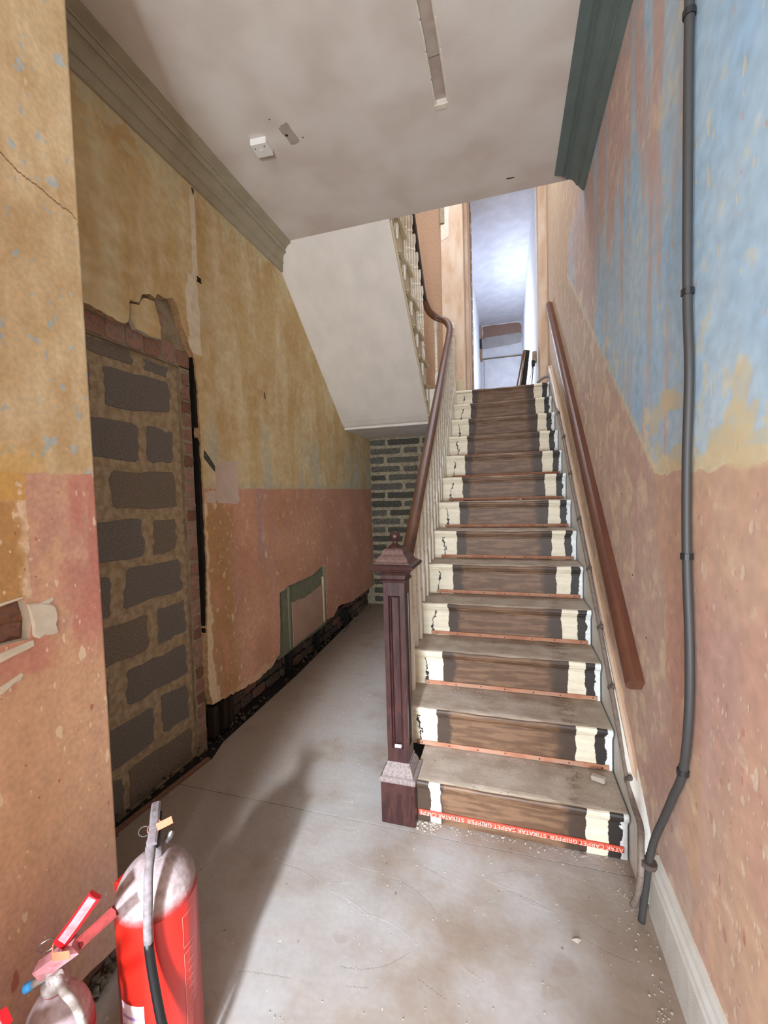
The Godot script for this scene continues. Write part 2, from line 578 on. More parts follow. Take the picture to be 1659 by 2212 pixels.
func paint_pier() -> void:
	# the near pier: z from -0.98 to -0.42, y from 0 to 3.4
	var w := 400
	var h := 1900
	var r := RandomNumberGenerator.new()
	r.seed = 31
	var n1 := nz(w, h, 0.008, 4, 31)
	var n2 := nz(w, h, 0.02, 4, 32, 1.0, 3.0)
	var n3 := nz(w, h, 0.08, 3, 33)
	var n4 := nz(w, h, 0.024, 5, 34)
	var d := PackedByteArray()
	d.resize(w * h * 3)
	var hd := PackedByteArray()
	hd.resize(w * h)
	var sand := Vector3(210, 184, 144)
	var tan := Vector3(198, 166, 122)
	var pale := Vector3(218, 200, 166)
	var rose := Vector3(204, 156, 138)
	var peach := Vector3(212, 170, 138)
	var crim := Vector3(192, 122, 110)
	var gold := Vector3(194, 150, 98)
	var i := 0
	for y in h:
		var wy := 3.4 * (1.0 - float(y) / h)
		for x in w:
			var wz := 0.42 + 0.56 * float(x) / w
			var a := n1[i] / 255.0 - 0.5
			var b := n2[i] / 255.0 - 0.5
			var c := n3[i] / 255.0 - 0.5
			var e := n4[i] / 255.0 - 0.5
			var col: Vector3
			if wy > 1.53 + e * 0.012:
				col = sand.lerp(tan, clampf(0.35 + a * 1.8 + e * 0.8, 0.0, 1.0))
				col = col.lerp(pale, clampf(b * 1.4 + 0.15 * ss(1.9, 1.6, wy), 0.0, 0.7))
				var bl := ss(0.24, 0.32, e + a * 0.3 + 0.24 * ss(0.80, 0.70, wz) * ss(2.05, 1.85, wy) * ss(1.55, 1.65, wy))
				col = col.lerp(Vector3(166, 184, 194), bl * 0.75)
				col = col.lerp(Vector3(222, 182, 112), ss(0.1, 0.02, wy - 1.53) * ss(0.86, 0.78, wz) * 0.7)
			else:
				col = rose.lerp(peach, clampf(0.5 + a * 1.4 + 0.8 * ss(1.35, 0.9, wy) + e * 0.5, 0.0, 1.0))
				col = col.lerp(crim, clampf(ss(0.86, 0.96, wz + b * 0.15) * ss(0.9, 1.15, wy) * 0.75 + ss(0.12, 0.02, absf(wy - 1.22 + (wz - 0.88) * 0.5 + e * 0.2)) * ss(0.83, 0.88, wz) * 0.45, 0.0, 0.8))
				col = col.lerp(crim, ss(0.09, 0.03, absf(wy - 1.06 + e * 0.1)) * ss(0.86, 0.78, wz) * 0.6)
				col = col.lerp(Vector3(196, 152, 150), clampf(0.55 * ss(0.55, 0.25, wy) * (0.6 + b * 1.6), 0.0, 0.7))
				if wz < 0.775 + e * 0.02 and wy > 1.205:
					var inn := ss(0.775, 0.745, wz + e * 0.03) * ss(1.47, 1.45, wy)
					col = Vector3(222, 192, 160).lerp(gold, inn)
					if wy > 1.46:
						col = Vector3(222, 178, 104).lerp(gold, 0.3 + e)
					col = col.lerp(Vector3(228, 204, 176), ss(0.16, 0.2, e + a * 0.3) * 0.9)
			col *= 1.0 + c * 0.12 + e * 0.07 + b * 0.05
			d[i * 3] = clampi(int(col.x), 0, 255)
			d[i * 3 + 1] = clampi(int(col.y), 0, 255)
			d[i * 3 + 2] = clampi(int(col.z), 0, 255)
			hd[i] = clampi(int(128 + c * 40 + e * 60), 0, 255)
			i += 1
	for k in 190:
		var y := r.randf_range(0.15, 1.5)
		var s := r.randf_range(0.9, 2.4) if k % 9 else r.randf_range(3.0, 7.0)
		fleck(d, hd, w, h, r.randf() * w, (1.0 - y / 3.4) * h, s, s * r.randf_range(0.7, 2.4), Vector3(236, 214, 182) if k % 5 else Vector3(176, 104, 88), 0.85, r)
	for k in 60:
		var s := r.randf_range(1.0, 3.0)
		fleck(d, hd, w, h, r.randf() * w, (1.0 - r.randf_range(1.55, 3.0) / 3.4) * h, s, s * r.randf_range(1.0, 3.5), Vector3(156, 180, 198) if k % 2 else Vector3(226, 196, 168), 0.75, r)
	# the crack
	var cy := (1.0 - 2.335 / 3.4) * h
	for x in range(190, 392):
		cy += r.randf_range(-1.0, 1.2) + (0.25 if x > 300 else 0.1)
		fleck(d, hd, w, h, x, cy, 1.1, 1.1, Vector3(112, 80, 54), 0.8, r, -60)
	finish("pier", d, hd, w, h, 2.4)

func paint_floor() -> void:
	# trodden dust: x from -1.85 to 0.5, z from 2.6 back to -5.3; one repeat for what lies behind the camera
	var w := 720
	var h := 1500
	var r := RandomNumberGenerator.new()
	r.seed = 41
	var n1 := nz(w, h, 0.006, 4, 41)
	var n2 := nz(w, h, 0.03, 4, 42, 3.0, 1.0)
	var n3 := nz(w, h, 0.12, 3, 43)
	var n4 := nz(w, h, 0.02, 5, 44)
	var d := PackedByteArray()
	d.resize(w * h * 3)
	var hd := PackedByteArray()
	hd.resize(w * h)
	var grey := Vector3(178, 172, 168)
	var dirt := Vector3(152, 137, 124)
	var dark := Vector3(138, 114, 94)
	var i := 0
	for y in h:
		var wz := 5.0 * float(y) / h + 0.3     # 0.3 .. 5.3 into the hall
		for x in w:
			var wx := -1.85 + 2.35 * float(x) / w
			var a := n1[i] / 255.0 - 0.5
			var b := n2[i] / 255.0 - 0.5
			var c := n3[i] / 255.0 - 0.5
			var e := n4[i] / 255.0 - 0.5
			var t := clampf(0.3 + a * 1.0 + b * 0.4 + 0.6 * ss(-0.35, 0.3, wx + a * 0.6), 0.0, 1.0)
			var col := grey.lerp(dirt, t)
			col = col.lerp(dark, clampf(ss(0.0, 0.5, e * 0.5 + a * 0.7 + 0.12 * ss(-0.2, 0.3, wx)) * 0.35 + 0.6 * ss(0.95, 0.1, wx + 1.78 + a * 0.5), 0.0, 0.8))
			col *= 1.0 + c * 0.06 + b * 0.06
			d[i * 3] = clampi(int(col.x), 0, 255)
			d[i * 3 + 1] = clampi(int(col.y), 0, 255)
			d[i * 3 + 2] = clampi(int(col.z), 0, 255)
			hd[i] = clampi(int(128 + c * 36 + b * 60 + e * 40), 0, 255)
			i += 1
	for p in [[0.14, -1.30, 14, 9], [0.10, -1.22, 10, 8], [0.2, -1.05, 9, 6], [-0.55, -1.2, 8, 5], [0.05, -1.6, 9, 5]]:
		fleck(d, hd, w, h, (p[0] + 1.85) / 2.35 * w, (-p[1] - 0.3) / 5.0 * h, p[2], p[3], Vector3(132, 106, 90), 0.16, r, 0)
	for k in 260:
		var s := r.randf_range(0.5, 1.5)
		fleck(d, hd, w, h, r.randf() * w, r.randf() * h, s, s, Vector3(216, 206, 196) if k % 3 else Vector3(104, 82, 66), 0.7, r)
	for k in 170:
		var px := r.randf() * w
		var py := r.randf_range(0.1, 0.75) * h
		var an := r.randf_range(-0.5, 0.35)
		var bend := r.randf_range(-0.02, 0.02)
		var tone := 12 if r.randf() < 0.6 else -14
		for q in r.randi_range(10, 46):
			px += cos(an) * 1.5
			py += sin(an) * 1.5
			an += bend
			var xi := int(px)
			var yi := int(py)
			if xi < 0 or yi < 0 or xi >= w or yi >= h:
				break
			var j := yi * w + xi
			for ch in 3:
				d[j * 3 + ch] = clampi(d[j * 3 + ch] + tone, 0, 255)
			hd[j] = clampi(hd[j] + tone * 4, 0, 255)
	finish("floor", d, hd, w, h, 1.6)

func paint_risers() -> void:
	# the paint left either side of a lost carpet runner: x from -0.56 to 0.43, four of a kind
	var w := 512
	var h := 128
	for v in 5:
		var r := RandomNumberGenerator.new()
		r.seed = 51 + v
		var n1 := nz(w, h, 0.03, 4, 51 + v * 5)
		var n2 := nz(w, h, 0.05, 4, 52 + v * 5, 8.0, 1.0)
		var n3 := nz(w, h, 0.03, 5, 53 + v * 5, 1.0, 2.0)
		var d := PackedByteArray()
		d.resize(w * h * 3)
		var cream := Vector3(228, 216, 192)
		var white := Vector3(226, 228, 226)
		var dark := Vector3(70, 53, 41)
		var black := Vector3(44, 36, 32)
		var wood := Vector3(128, 96, 71)
		var wood2 := Vector3(96, 69, 49)
		var i := 0
		for y in h:
			var fy := float(y) / h
			for x in w:
				var a := n1[i] / 255.0 - 0.5
				var b := n2[i] / 255.0 - 0.5
				var c := n3[i] / 255.0 - 0.5
				var px := -0.56 + 0.99 * float(x) / w + c * 0.013
				var soft := px + a * 0.03
				var col := wood.lerp(wood2, clampf(0.5 + b * 2.6 + a * 0.8, 0.0, 1.0))
				col = col.lerp(dark, ss(-0.275, -0.30, soft))
				col = col.lerp(dark, ss(0.17, 0.23, soft))
				if v == 4:   # the bottom riser, stained to the newel with one brushed stripe
					if px > -0.345 and px < -0.30:
						col = white
					elif px < -0.345:
						col = dark
				else:
					if px < -0.350:
						col = cream
					if absf(px + 0.440 + c * 0.03) < 0.003 + 0.008 * ss(0.0, 0.25, a) and fy > 0.25:
						col = black
				if px > 0.277 and px < 0.358:
					col = cream
				elif px >= 0.358:
					col = black if px < 0.402 + c * 0.04 else white
				col *= 1.0 + b * 0.10 + a * 0.05
				d[i * 3] = clampi(int(col.x), 0, 255)
				d[i * 3 + 1] = clampi(int(col.y), 0, 255)
				d[i * 3 + 2] = clampi(int(col.z), 0, 255)
				i += 1
		for k in 5:
			fleck(d, PackedByteArray(), w, h, r.randf_range(150, 390), r.randf_range(20, 118), 3, 2, Vector3(80, 56, 42), 0.6, r)
		finish("riser%d" % v, d, PackedByteArray(), w, h)

func paint_treads() -> void:
	var w := 512
	var h := 160
	for v in 3:
		var r := RandomNumberGenerator.new()
		r.seed = 71 + v
		var n1 := nz(w, h, 0.015, 4, 71 + v * 5)
		var n2 := nz(w, h, 0.05, 4, 72 + v * 5, 6.0, 1.0)
		var n3 := nz(w, h, 0.12, 3, 73 + v * 5)
		var d := PackedByteArray()
		d.resize(w * h * 3)
		var hd := PackedByteArray()
		hd.resize(w * h)
		var i := 0
		for y in h:
			for x in w:
				var a := n1[i] / 255.0 - 0.5
				var b := n2[i] / 255.0 - 0.5
				var c := n3[i] / 255.0 - 0.5
				var col := Vector3(180, 165, 150).lerp(Vector3(160, 142, 124), clampf(0.42 + a * 1.4 + b * 0.5, 0.0, 1.0))
				var px := -0.56 + 0.99 * float(x) / w
				col = col.lerp(Vector3(120, 100, 86), ss(0.06, 0.0, absf(px - 0.25 + a * 0.1)) * ss(0.0, 0.2, b + c + 0.1) * 0.7)
				# edges of the nosing show worn paint
				if y > h - 14:
					col = col.lerp(Vector3(206, 190, 168), 0.5 + b)
				col *= 1.0 + c * 0.08
				d[i * 3] = clampi(int(col.x), 0, 255)
				d[i * 3 + 1] = clampi(int(col.y), 0, 255)
				d[i * 3 + 2] = clampi(int(col.z), 0, 255)
				hd[i] = clampi(int(128 + c * 50 + b * 60), 0, 255)
				i += 1
		for k in 60:
			var s := r.randf_range(0.6, 2.0)
			fleck(d, hd, w, h, r.randf() * w, r.randf() * h, s, s, Vector3(216, 200, 178) if k % 2 else Vector3(96, 78, 64), 0.7, r)
		finish("tread%d" % v, d, hd, w, h, 1.2)

func materials() -> void:
	ramp_tex("plain", [Vector3(238, 238, 238), Vector3(244, 244, 244), Vector3(250, 250, 250)], 256, 256, 0.02, 4, 81, 1, 1, 0.02, 0.35)
	ramp_tex("ceil", [Vector3(204, 190, 180), Vector3(212, 200, 190), Vector3(216, 206, 197)], 512, 512, 0.006, 3, 82, 1, 1, 0.015, 0.2)
	ramp_tex("block", [Vector3(102, 94, 87), Vector3(112, 104, 97), Vector3(122, 114, 106)], 256, 256, 0.12, 4, 83, 1, 1, 0.25, 2.5)
	ramp_tex("mortar", [Vector3(150, 128, 100), Vector3(166, 146, 116), Vector3(178, 158, 130)], 256, 256, 0.03, 5, 84, 1, 1, 0.12, 3.0)
	ramp_tex("redbrick", [Vector3(134, 108, 97), Vector3(152, 124, 112), Vector3(160, 132, 119), Vector3(172, 118, 90)], 256, 256, 0.03, 5, 85, 1, 1, 0.14, 4.0)
	ramp_tex("darkbrick", [Vector3(78, 74, 66), Vector3(96, 92, 84), Vector3(116, 110, 98)], 256, 256, 0.04, 5, 86, 1, 1, 0.2, 3.0)
	ramp_tex("mahog", [Vector3(52, 28, 27), Vector3(62, 35, 33), Vector3(72, 42, 38), Vector3(57, 32, 30)], 256, 256, 0.03, 4, 87, 1.0, 6.0, 0.06, 1.0)
	ramp_tex("rail", [Vector3(86, 56, 42), Vector3(98, 64, 47), Vector3(108, 73, 54)], 256, 256, 0.03, 4, 88, 1.0, 6.0, 0.05)
	ramp_tex("paintwood", [Vector3(222, 214, 198), Vector3(226, 219, 204), Vector3(230, 224, 210)], 256, 256, 0.03, 4, 89, 1.0, 3.0, 0.03, 0.6)
	ramp_tex("grip", [Vector3(166, 112, 86), Vector3(182, 126, 98), Vector3(176, 134, 110)], 256, 64, 0.03, 4, 90, 4.0, 1.0, 0.06)
	ramp_tex("wood", [Vector3(120, 92, 66), Vector3(150, 118, 86), Vector3(166, 134, 100)], 256, 256, 0.04, 4, 91, 1.0, 7.0, 0.06, 1.0)
	ramp_tex("dust", [Vector3(176, 164, 160), Vector3(208, 198, 198), Vector3(222, 214, 214)], 256, 256, 0.04, 5, 92, 1, 1, 0.05)
	ramp_tex("rubble", [Vector3(62, 52, 44), Vector3(88, 74, 62), Vector3(120, 104, 88)], 256, 256, 0.05, 5, 93, 1, 1, 0.25, 4.0)
	ramp_tex("olive", [Vector3(138, 132, 116), Vector3(146, 140, 124), Vector3(152, 146, 130)], 256, 256, 0.02, 4, 94, 1, 1, 0.02, 0.6)
	ramp_tex("woodchip", [Vector3(180, 138, 108), Vector3(190, 148, 116), Vector3(198, 156, 124)], 256, 256, 0.08, 4, 95, 1, 1, 0.05, 4.0)
	ramp_tex("skim", [Vector3(196, 164, 136), Vector3(206, 178, 154), Vector3(212, 190, 170)], 256, 256, 0.02, 4, 96, 1, 3.0, 0.04, 1.0)
	mat("right", "right", Color.WHITE, 0.75, 0.0, 0.0, 0.4)
	mat("left", "left", Color.WHITE, 0.85, 0.0, 0.0, 0.35)
	mat("pier", "pier", Color.WHITE, 0.8, 0.0, 0.0, 0.4)
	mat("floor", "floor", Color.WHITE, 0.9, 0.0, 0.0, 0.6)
	for v in 5:
		mat("riser%d" % v, "riser%d" % v, Color.WHITE, 0.55)
	for v in 3:
		mat("tread%d" % v, "tread%d" % v, Color.WHITE, 0.9, 0.0, 0.0, 0.6)
	mat("ceil", "ceil", Color.WHITE, 0.9, 0.7)
	mat("soffit", "plain", Color(0.90, 0.86, 0.82), 0.9, 0.8)
	mat("white", "plain", Color(0.88, 0.88, 0.90), 0.85, 0.8)
	mat("core", "mortar", Color(1.15, 1.1, 1.05), 0.95, 4.0)
	mat("block", "block", Color(1.04, 1.05, 1.05), 0.95, 3.0)
	mat("block_b", "block", Color(1.1, 1.06, 1.0), 0.95, 2.7)
	mat("mortar", "mortar", Color.WHITE, 0.95, 2.5)
	mat("redbrick", "redbrick", Color.WHITE, 0.95, 3.5)
	mat("redbrick_b", "redbrick", Color(0.94, 0.90, 0.87), 0.95, 4.3)
	mat("redbrick_c", "redbrick", Color(0.8, 0.72, 0.68), 0.95, 5.0)
	mat("darkbrick", "darkbrick", Color.WHITE, 0.95, 3.0)
	mat("darkbrick_b", "darkbrick", Color(0.82, 0.82, 0.8), 0.95, 3.6)
	mat("bedding", "mortar", Color(0.96, 1.0, 1.04), 0.95, 2.0)
	mat("mahog", "mahog", Color.WHITE, 0.38, 3.0, 0.0, 0.4)
	mat("mahog_dark", "mahog", Color(0.6, 0.5, 0.5), 0.42, 3.0)
	mat("dustymahog", "dust", Color(0.52, 0.42, 0.39), 0.85, 6.0)
	mat("rail", "rail", Color.WHITE, 0.42, 2.0)
	mat("raildark", "rail", Color(0.45, 0.4, 0.42), 0.4, 2.0)
	mat("wallrail", "rail", Color(1.02, 0.95, 0.95), 0.4, 2.0)
	mat("crimson", "", Color(0.70, 0.09, 0.12), 0.35)
	mat("paintwood", "paintwood", Color.WHITE, 0.5, 2.0)
	mat("stringer", "paintwood", Color(0.98, 1.0, 1.03), 0.5, 2.0)
	mat("oldpaint", "paintwood", Color(0.86, 0.82, 0.72), 0.6, 3.0)
	mat("grip", "grip", Color.WHITE, 0.8, 3.0)
	mat("gripred", "", Color(0.80, 0.31, 0.23), 0.7)
	mat("griptext", "", Color(0.97, 0.82, 0.74), 0.7)
	mat("steel", "", Color(0.62, 0.62, 0.62), 0.35, 0.0, 1.0)
	mat("nail", "", Color(0.2, 0.17, 0.15), 0.6, 0.0, 0.6)
	mat("wood", "wood", Color.WHITE, 0.8, 3.0)
	mat("darkwood", "wood", Color(0.3, 0.26, 0.24), 0.9, 3.0)
	mat("black", "", Color(0.035, 0.033, 0.032), 0.6)
	mat("cable", "", Color(0.235, 0.225, 0.22), 0.55)
	mat("cablethin", "dust", Color(0.62, 0.58, 0.53), 0.6, 4.0)
	mat("clip", "", Color(0.13, 0.12, 0.12), 0.5)
	mat("clipgrey", "dust", Color(0.42, 0.38, 0.35), 0.6, 5.0)
	mat("rubble", "rubble", Color.WHITE, 1.0, 5.0)
	mat("void", "rubble", Color(0.42, 0.38, 0.36), 1.0, 3.0)
	mat("chip", "plain", Color(0.74, 0.69, 0.63), 0.95, 4.0)
	mat("olive", "olive", Color(1.12, 1.09, 1.04), 0.6, 1.0)
	mat("slate", "olive", Color(0.66, 0.77, 0.84), 0.6, 1.0)
	mat("green", "olive", Color(0.80, 0.83, 0.76), 0.7, 2.0)
	mat("pinkboard", "plain", Color(0.72, 0.58, 0.5), 0.9, 1.0)
	mat("patch", "plain", Color(0.84, 0.75, 0.68), 0.9, 2.0)
	mat("filler", "plain", Color(0.88, 0.84, 0.77), 0.9, 4.0)
	mat("woodchip", "woodchip", Color(0.9, 0.92, 0.94), 0.9, 2.5)
	mat("skim", "skim", Color.WHITE, 0.9, 1.2)
	mat("greyplaster", "mortar", Color(0.92, 0.94, 0.98), 0.95, 1.0)
	mat("plastic", "", Color(0.9, 0.88, 0.86), 0.4)
	var red := mat("red", "", Color(0.78, 0.12, 0.07), 0.28)
	red.clearcoat_enabled = true
	red.clearcoat = 0.5
	var dusty := mat("dustyred", "dust", Color.WHITE, 0.8, 5.0)
	dusty.vertex_color_use_as_albedo = true
	mat("hose", "", Color(0.07, 0.07, 0.075), 0.45)
	mat("hosedust", "dust", Color(0.62, 0.60, 0.61), 0.75, 6.0)
	mat("whitehose", "dust", Color(0.82, 0.80, 0.77), 0.75, 6.0)
	mat("tagorange", "", Color(0.90, 0.45, 0.32), 0.7)
	mat("dullred", "dust", Color(0.66, 0.22, 0.20), 0.8, 5.0)
	mat("bluecap", "", Color(0.25, 0.6, 0.85), 0.5)
	mat("paper", "", Color(0.92, 0.88, 0.93), 0.7)
	mat("print", "", Color(0.72, 0.55, 0.78), 0.7)
	mat("faintprint", "", Color(0.93, 0.6, 0.54), 0.6)
	mat("lath", "ceil", Color(0.84, 0.80, 0.77), 0.95, 3.0)
	mat("dustgrey", "dust", Color(0.66, 0.62, 0.60), 0.85, 6.0)
	mat("dust_pale", "dust", Color.WHITE, 0.9, 6.0)
	mat("dustyred_flat", "dust", Color(0.94, 0.66, 0.68), 0.8, 5.0)
	var sg := mat("skyglass", "", Color(0.8, 0.88, 1.0), 0.5)
	sg.emission_enabled = true
	sg.emission = Color(0.8, 0.88, 1.0)
	sg.emission_energy_multiplier = 1.0

# ------------------------------------------------------------------ the place
const XL := -1.70      # plaster face of the hall's left wall
const XR := 0.47       # face of the right wall
const XP := -1.19      # face of the near pier
const YC := 3.36       # hall ceiling
const ZC := -2.93      # where the hall ceiling stops at the stairwell
const ZB := -5.2       # back wall
const Z0 := -1.755     # first riser
const GO := 0.2445
const RI := 0.195

func zk(k: int) -> float:
	return Z0 - GO * (k - 1)

func area_light(called: String, at: Vector3, look: Vector3, size: Vector2, energy: float, col: Color) -> void:
	var l := AreaLight3D.new()
	l.name = called
	l.area_size = size
	l.light_energy = energy
	l.light_color = col
	l.shadow_enabled = true
	add_child(l, true)
	l.look_at_from_position(at, look, Vector3.UP if absf((look - at).normalized().y) < 0.9 else Vector3.RIGHT)
	l.area_range = 30.0
	l.area_attenuation = 2.0

func box_part(called: String, a: Vector3, b: Vector3, m: String, parent: Node, bev := 0.0) -> MeshInstance3D:
	var st := begin()
	span_box(st, a, b, bev)
	return put(called, st, M[m], parent)

func _ready() -> void:
	# camera
	var cam := Camera3D.new()
	cam.name = "camera"
	cam.fov = 101.308
	cam.near = 0.05
	cam.far = 60.0
	cam.position = Vector3(0, 1.45, 0)
	cam.rotation = Vector3(deg_to_rad(-2.59563), deg_to_rad(16.44579), deg_to_rad(-1.67613))
	add_child(cam)
	cam.current = true
	# sky and exposure
	var env := Environment.new()
	env.background_mode = Environment.BG_COLOR
	env.background_color = Color(0.72, 0.8, 0.92)
	env.background_energy_multiplier = 1.0
	env.tonemap_mode = Environment.TONE_MAPPER_LINEAR
	env.tonemap_exposure = 1.07
	env.sdfgi_enabled = true
	env.ssao_enabled = true
	env.ssil_enabled = true
	var we := WorldEnvironment.new()
	we.name = "environment"
	we.environment = env
	add_child(we)
	# daylight: the fanlight over the front door, the open side doorway of the lobby,
	# the upper stair window and the window of the back corridor
	area_light("fanlight_daylight", Vector3(-0.30, 2.28, 2.50), Vector3(-0.62, 1.0, -1.0), Vector2(0.42, 0.46), 5.0, Color(0.97, 0.98, 1.0))
	var sun := SpotLight3D.new()
	sun.name = "fanlight_beam"
	sun.light_color = Color(0.89, 0.94, 1.0)
	sun.light_energy = 34.0
	sun.light_size = 0.12
	sun.spot_angle = 13.0
	sun.spot_angle_attenuation = 0.9
	sun.spot_range = 30.0
	sun.spot_attenuation = 2.0
	sun.shadow_enabled = true
	add_child(sun)
	sun.look_at_from_position(Vector3(-0.29, 2.28, 2.48), Vector3(-0.66, 0.0, -1.50), Vector3.UP)
	area_light("lobby_doorway_daylight", Vector3(-1.16, 1.30, 0.95), Vector3(0.47, 1.30, 0.55), Vector2(0.95, 2.1), 4.6, Color(0.93, 0.97, 1.0))
	area_light("door_glass_daylight", Vector3(0.02, 0.78, 2.50), Vector3(-0.3, 1.0, -1.0), Vector2(0.40, 0.80), 15.0, Color(0.90, 0.96, 1.0))
	area_light("skylight_daylight", Vector3(-0.45, 5.58, -3.9), Vector3(-0.45, 0.0, -3.901), Vector2(1.0, 1.1), 6.5, Color(0.92, 0.96, 1.0))
	area_light("corridor_window_daylight", Vector3(-0.50, 3.6, -7.6), Vector3(0.36, 3.45, -7.6), Vector2(1.15, 1.15), 8.0, Color(0.88, 0.93, 1.0))

	rng.seed = 7
	paint_right()
	paint_left()
	paint_pier()
	paint_floor()
	paint_risers()
	paint_treads()
	materials()

	build_floor()
	build_left_wall()
	build_back_wall()
	build_right_wall()
	build_pier()
	build_ceiling()
	build_upper()
	build_lobby()
	build_stairs()
	build_upper_stairs()
	build_wall_rail()
	build_cables()
	build_extinguishers()
	build_small()

# ------------------------------------------------------------------ setting
func build_floor() -> void:
	var f := setting("floor", "dusty grey hardboard floor of the hall")
	var st := begin()
	span_box(st, Vector3(-2.1, -0.30, -5.6), Vector3(0.7, -0.045, 2.9), 0.0)
	put("subfloor", st, M["void"], f)
	var uvf := func(p: Vector2) -> Vector2:
		return Vector2((p.x + 1.85) / 2.35, (-p.y - 0.3) / 5.0)
	# left edge of the sheets, which stops short of the stripped wall
	var edge := [Vector2(-1.62, 2.58), Vector2(-1.62, -0.9), Vector2(-1.654, -1.36), Vector2(-1.60, -1.9), Vector2(-1.643, -2.05), Vector2(-1.655, -2.97), Vector2(-1.69, -3.58), Vector2(-1.737, -4.45), Vector2(-1.78, -5.2)]
	var cuts := [2.58, 0.74, -1.682, -4.12, -5.2]
	for c in cuts.size() - 1:
		var z1: float = cuts[c] - (0.002 if c > 0 else 0.0)
		var z0: float = cuts[c + 1] + 0.002
		var poly := PackedVector2Array([Vector2(0.47, z0), Vector2(0.47, z1)])
		poly.append(Vector2(edge_x(edge, z1), z1))
		for e in edge:
			if e.y < z1 - 0.01 and e.y > z0 + 0.01:
				poly.append(e)
		poly.append(Vector2(edge_x(edge, z0), z0))
		st = begin()
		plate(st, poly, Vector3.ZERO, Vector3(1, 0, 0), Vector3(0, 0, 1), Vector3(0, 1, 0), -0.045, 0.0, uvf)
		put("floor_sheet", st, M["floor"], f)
	# the fillet of timber along the blocked doorway
	st = begin()
	sweep(st, [Vector3(-1.645, 0.0, -1.0), Vector3(-1.665, 0.0, -1.36), Vector3(-1.615, 0.0, -1.89)], [Vector2(-0.012, -0.03), Vector2(0.012, -0.03), Vector2(0.012, 0.012), Vector2(-0.012, 0.012)])
	put("threshold_fillet", st, M["redbrick_c"], f)

func edge_x(edge: Array, z: float) -> float:
	for i in edge.size() - 1:
		if z <= edge[i].y and z >= edge[i + 1].y:
			return lerpf(edge[i].x, edge[i + 1].x, (z - edge[i].y) / (edge[i + 1].y - edge[i].y))
	return edge[-1].x

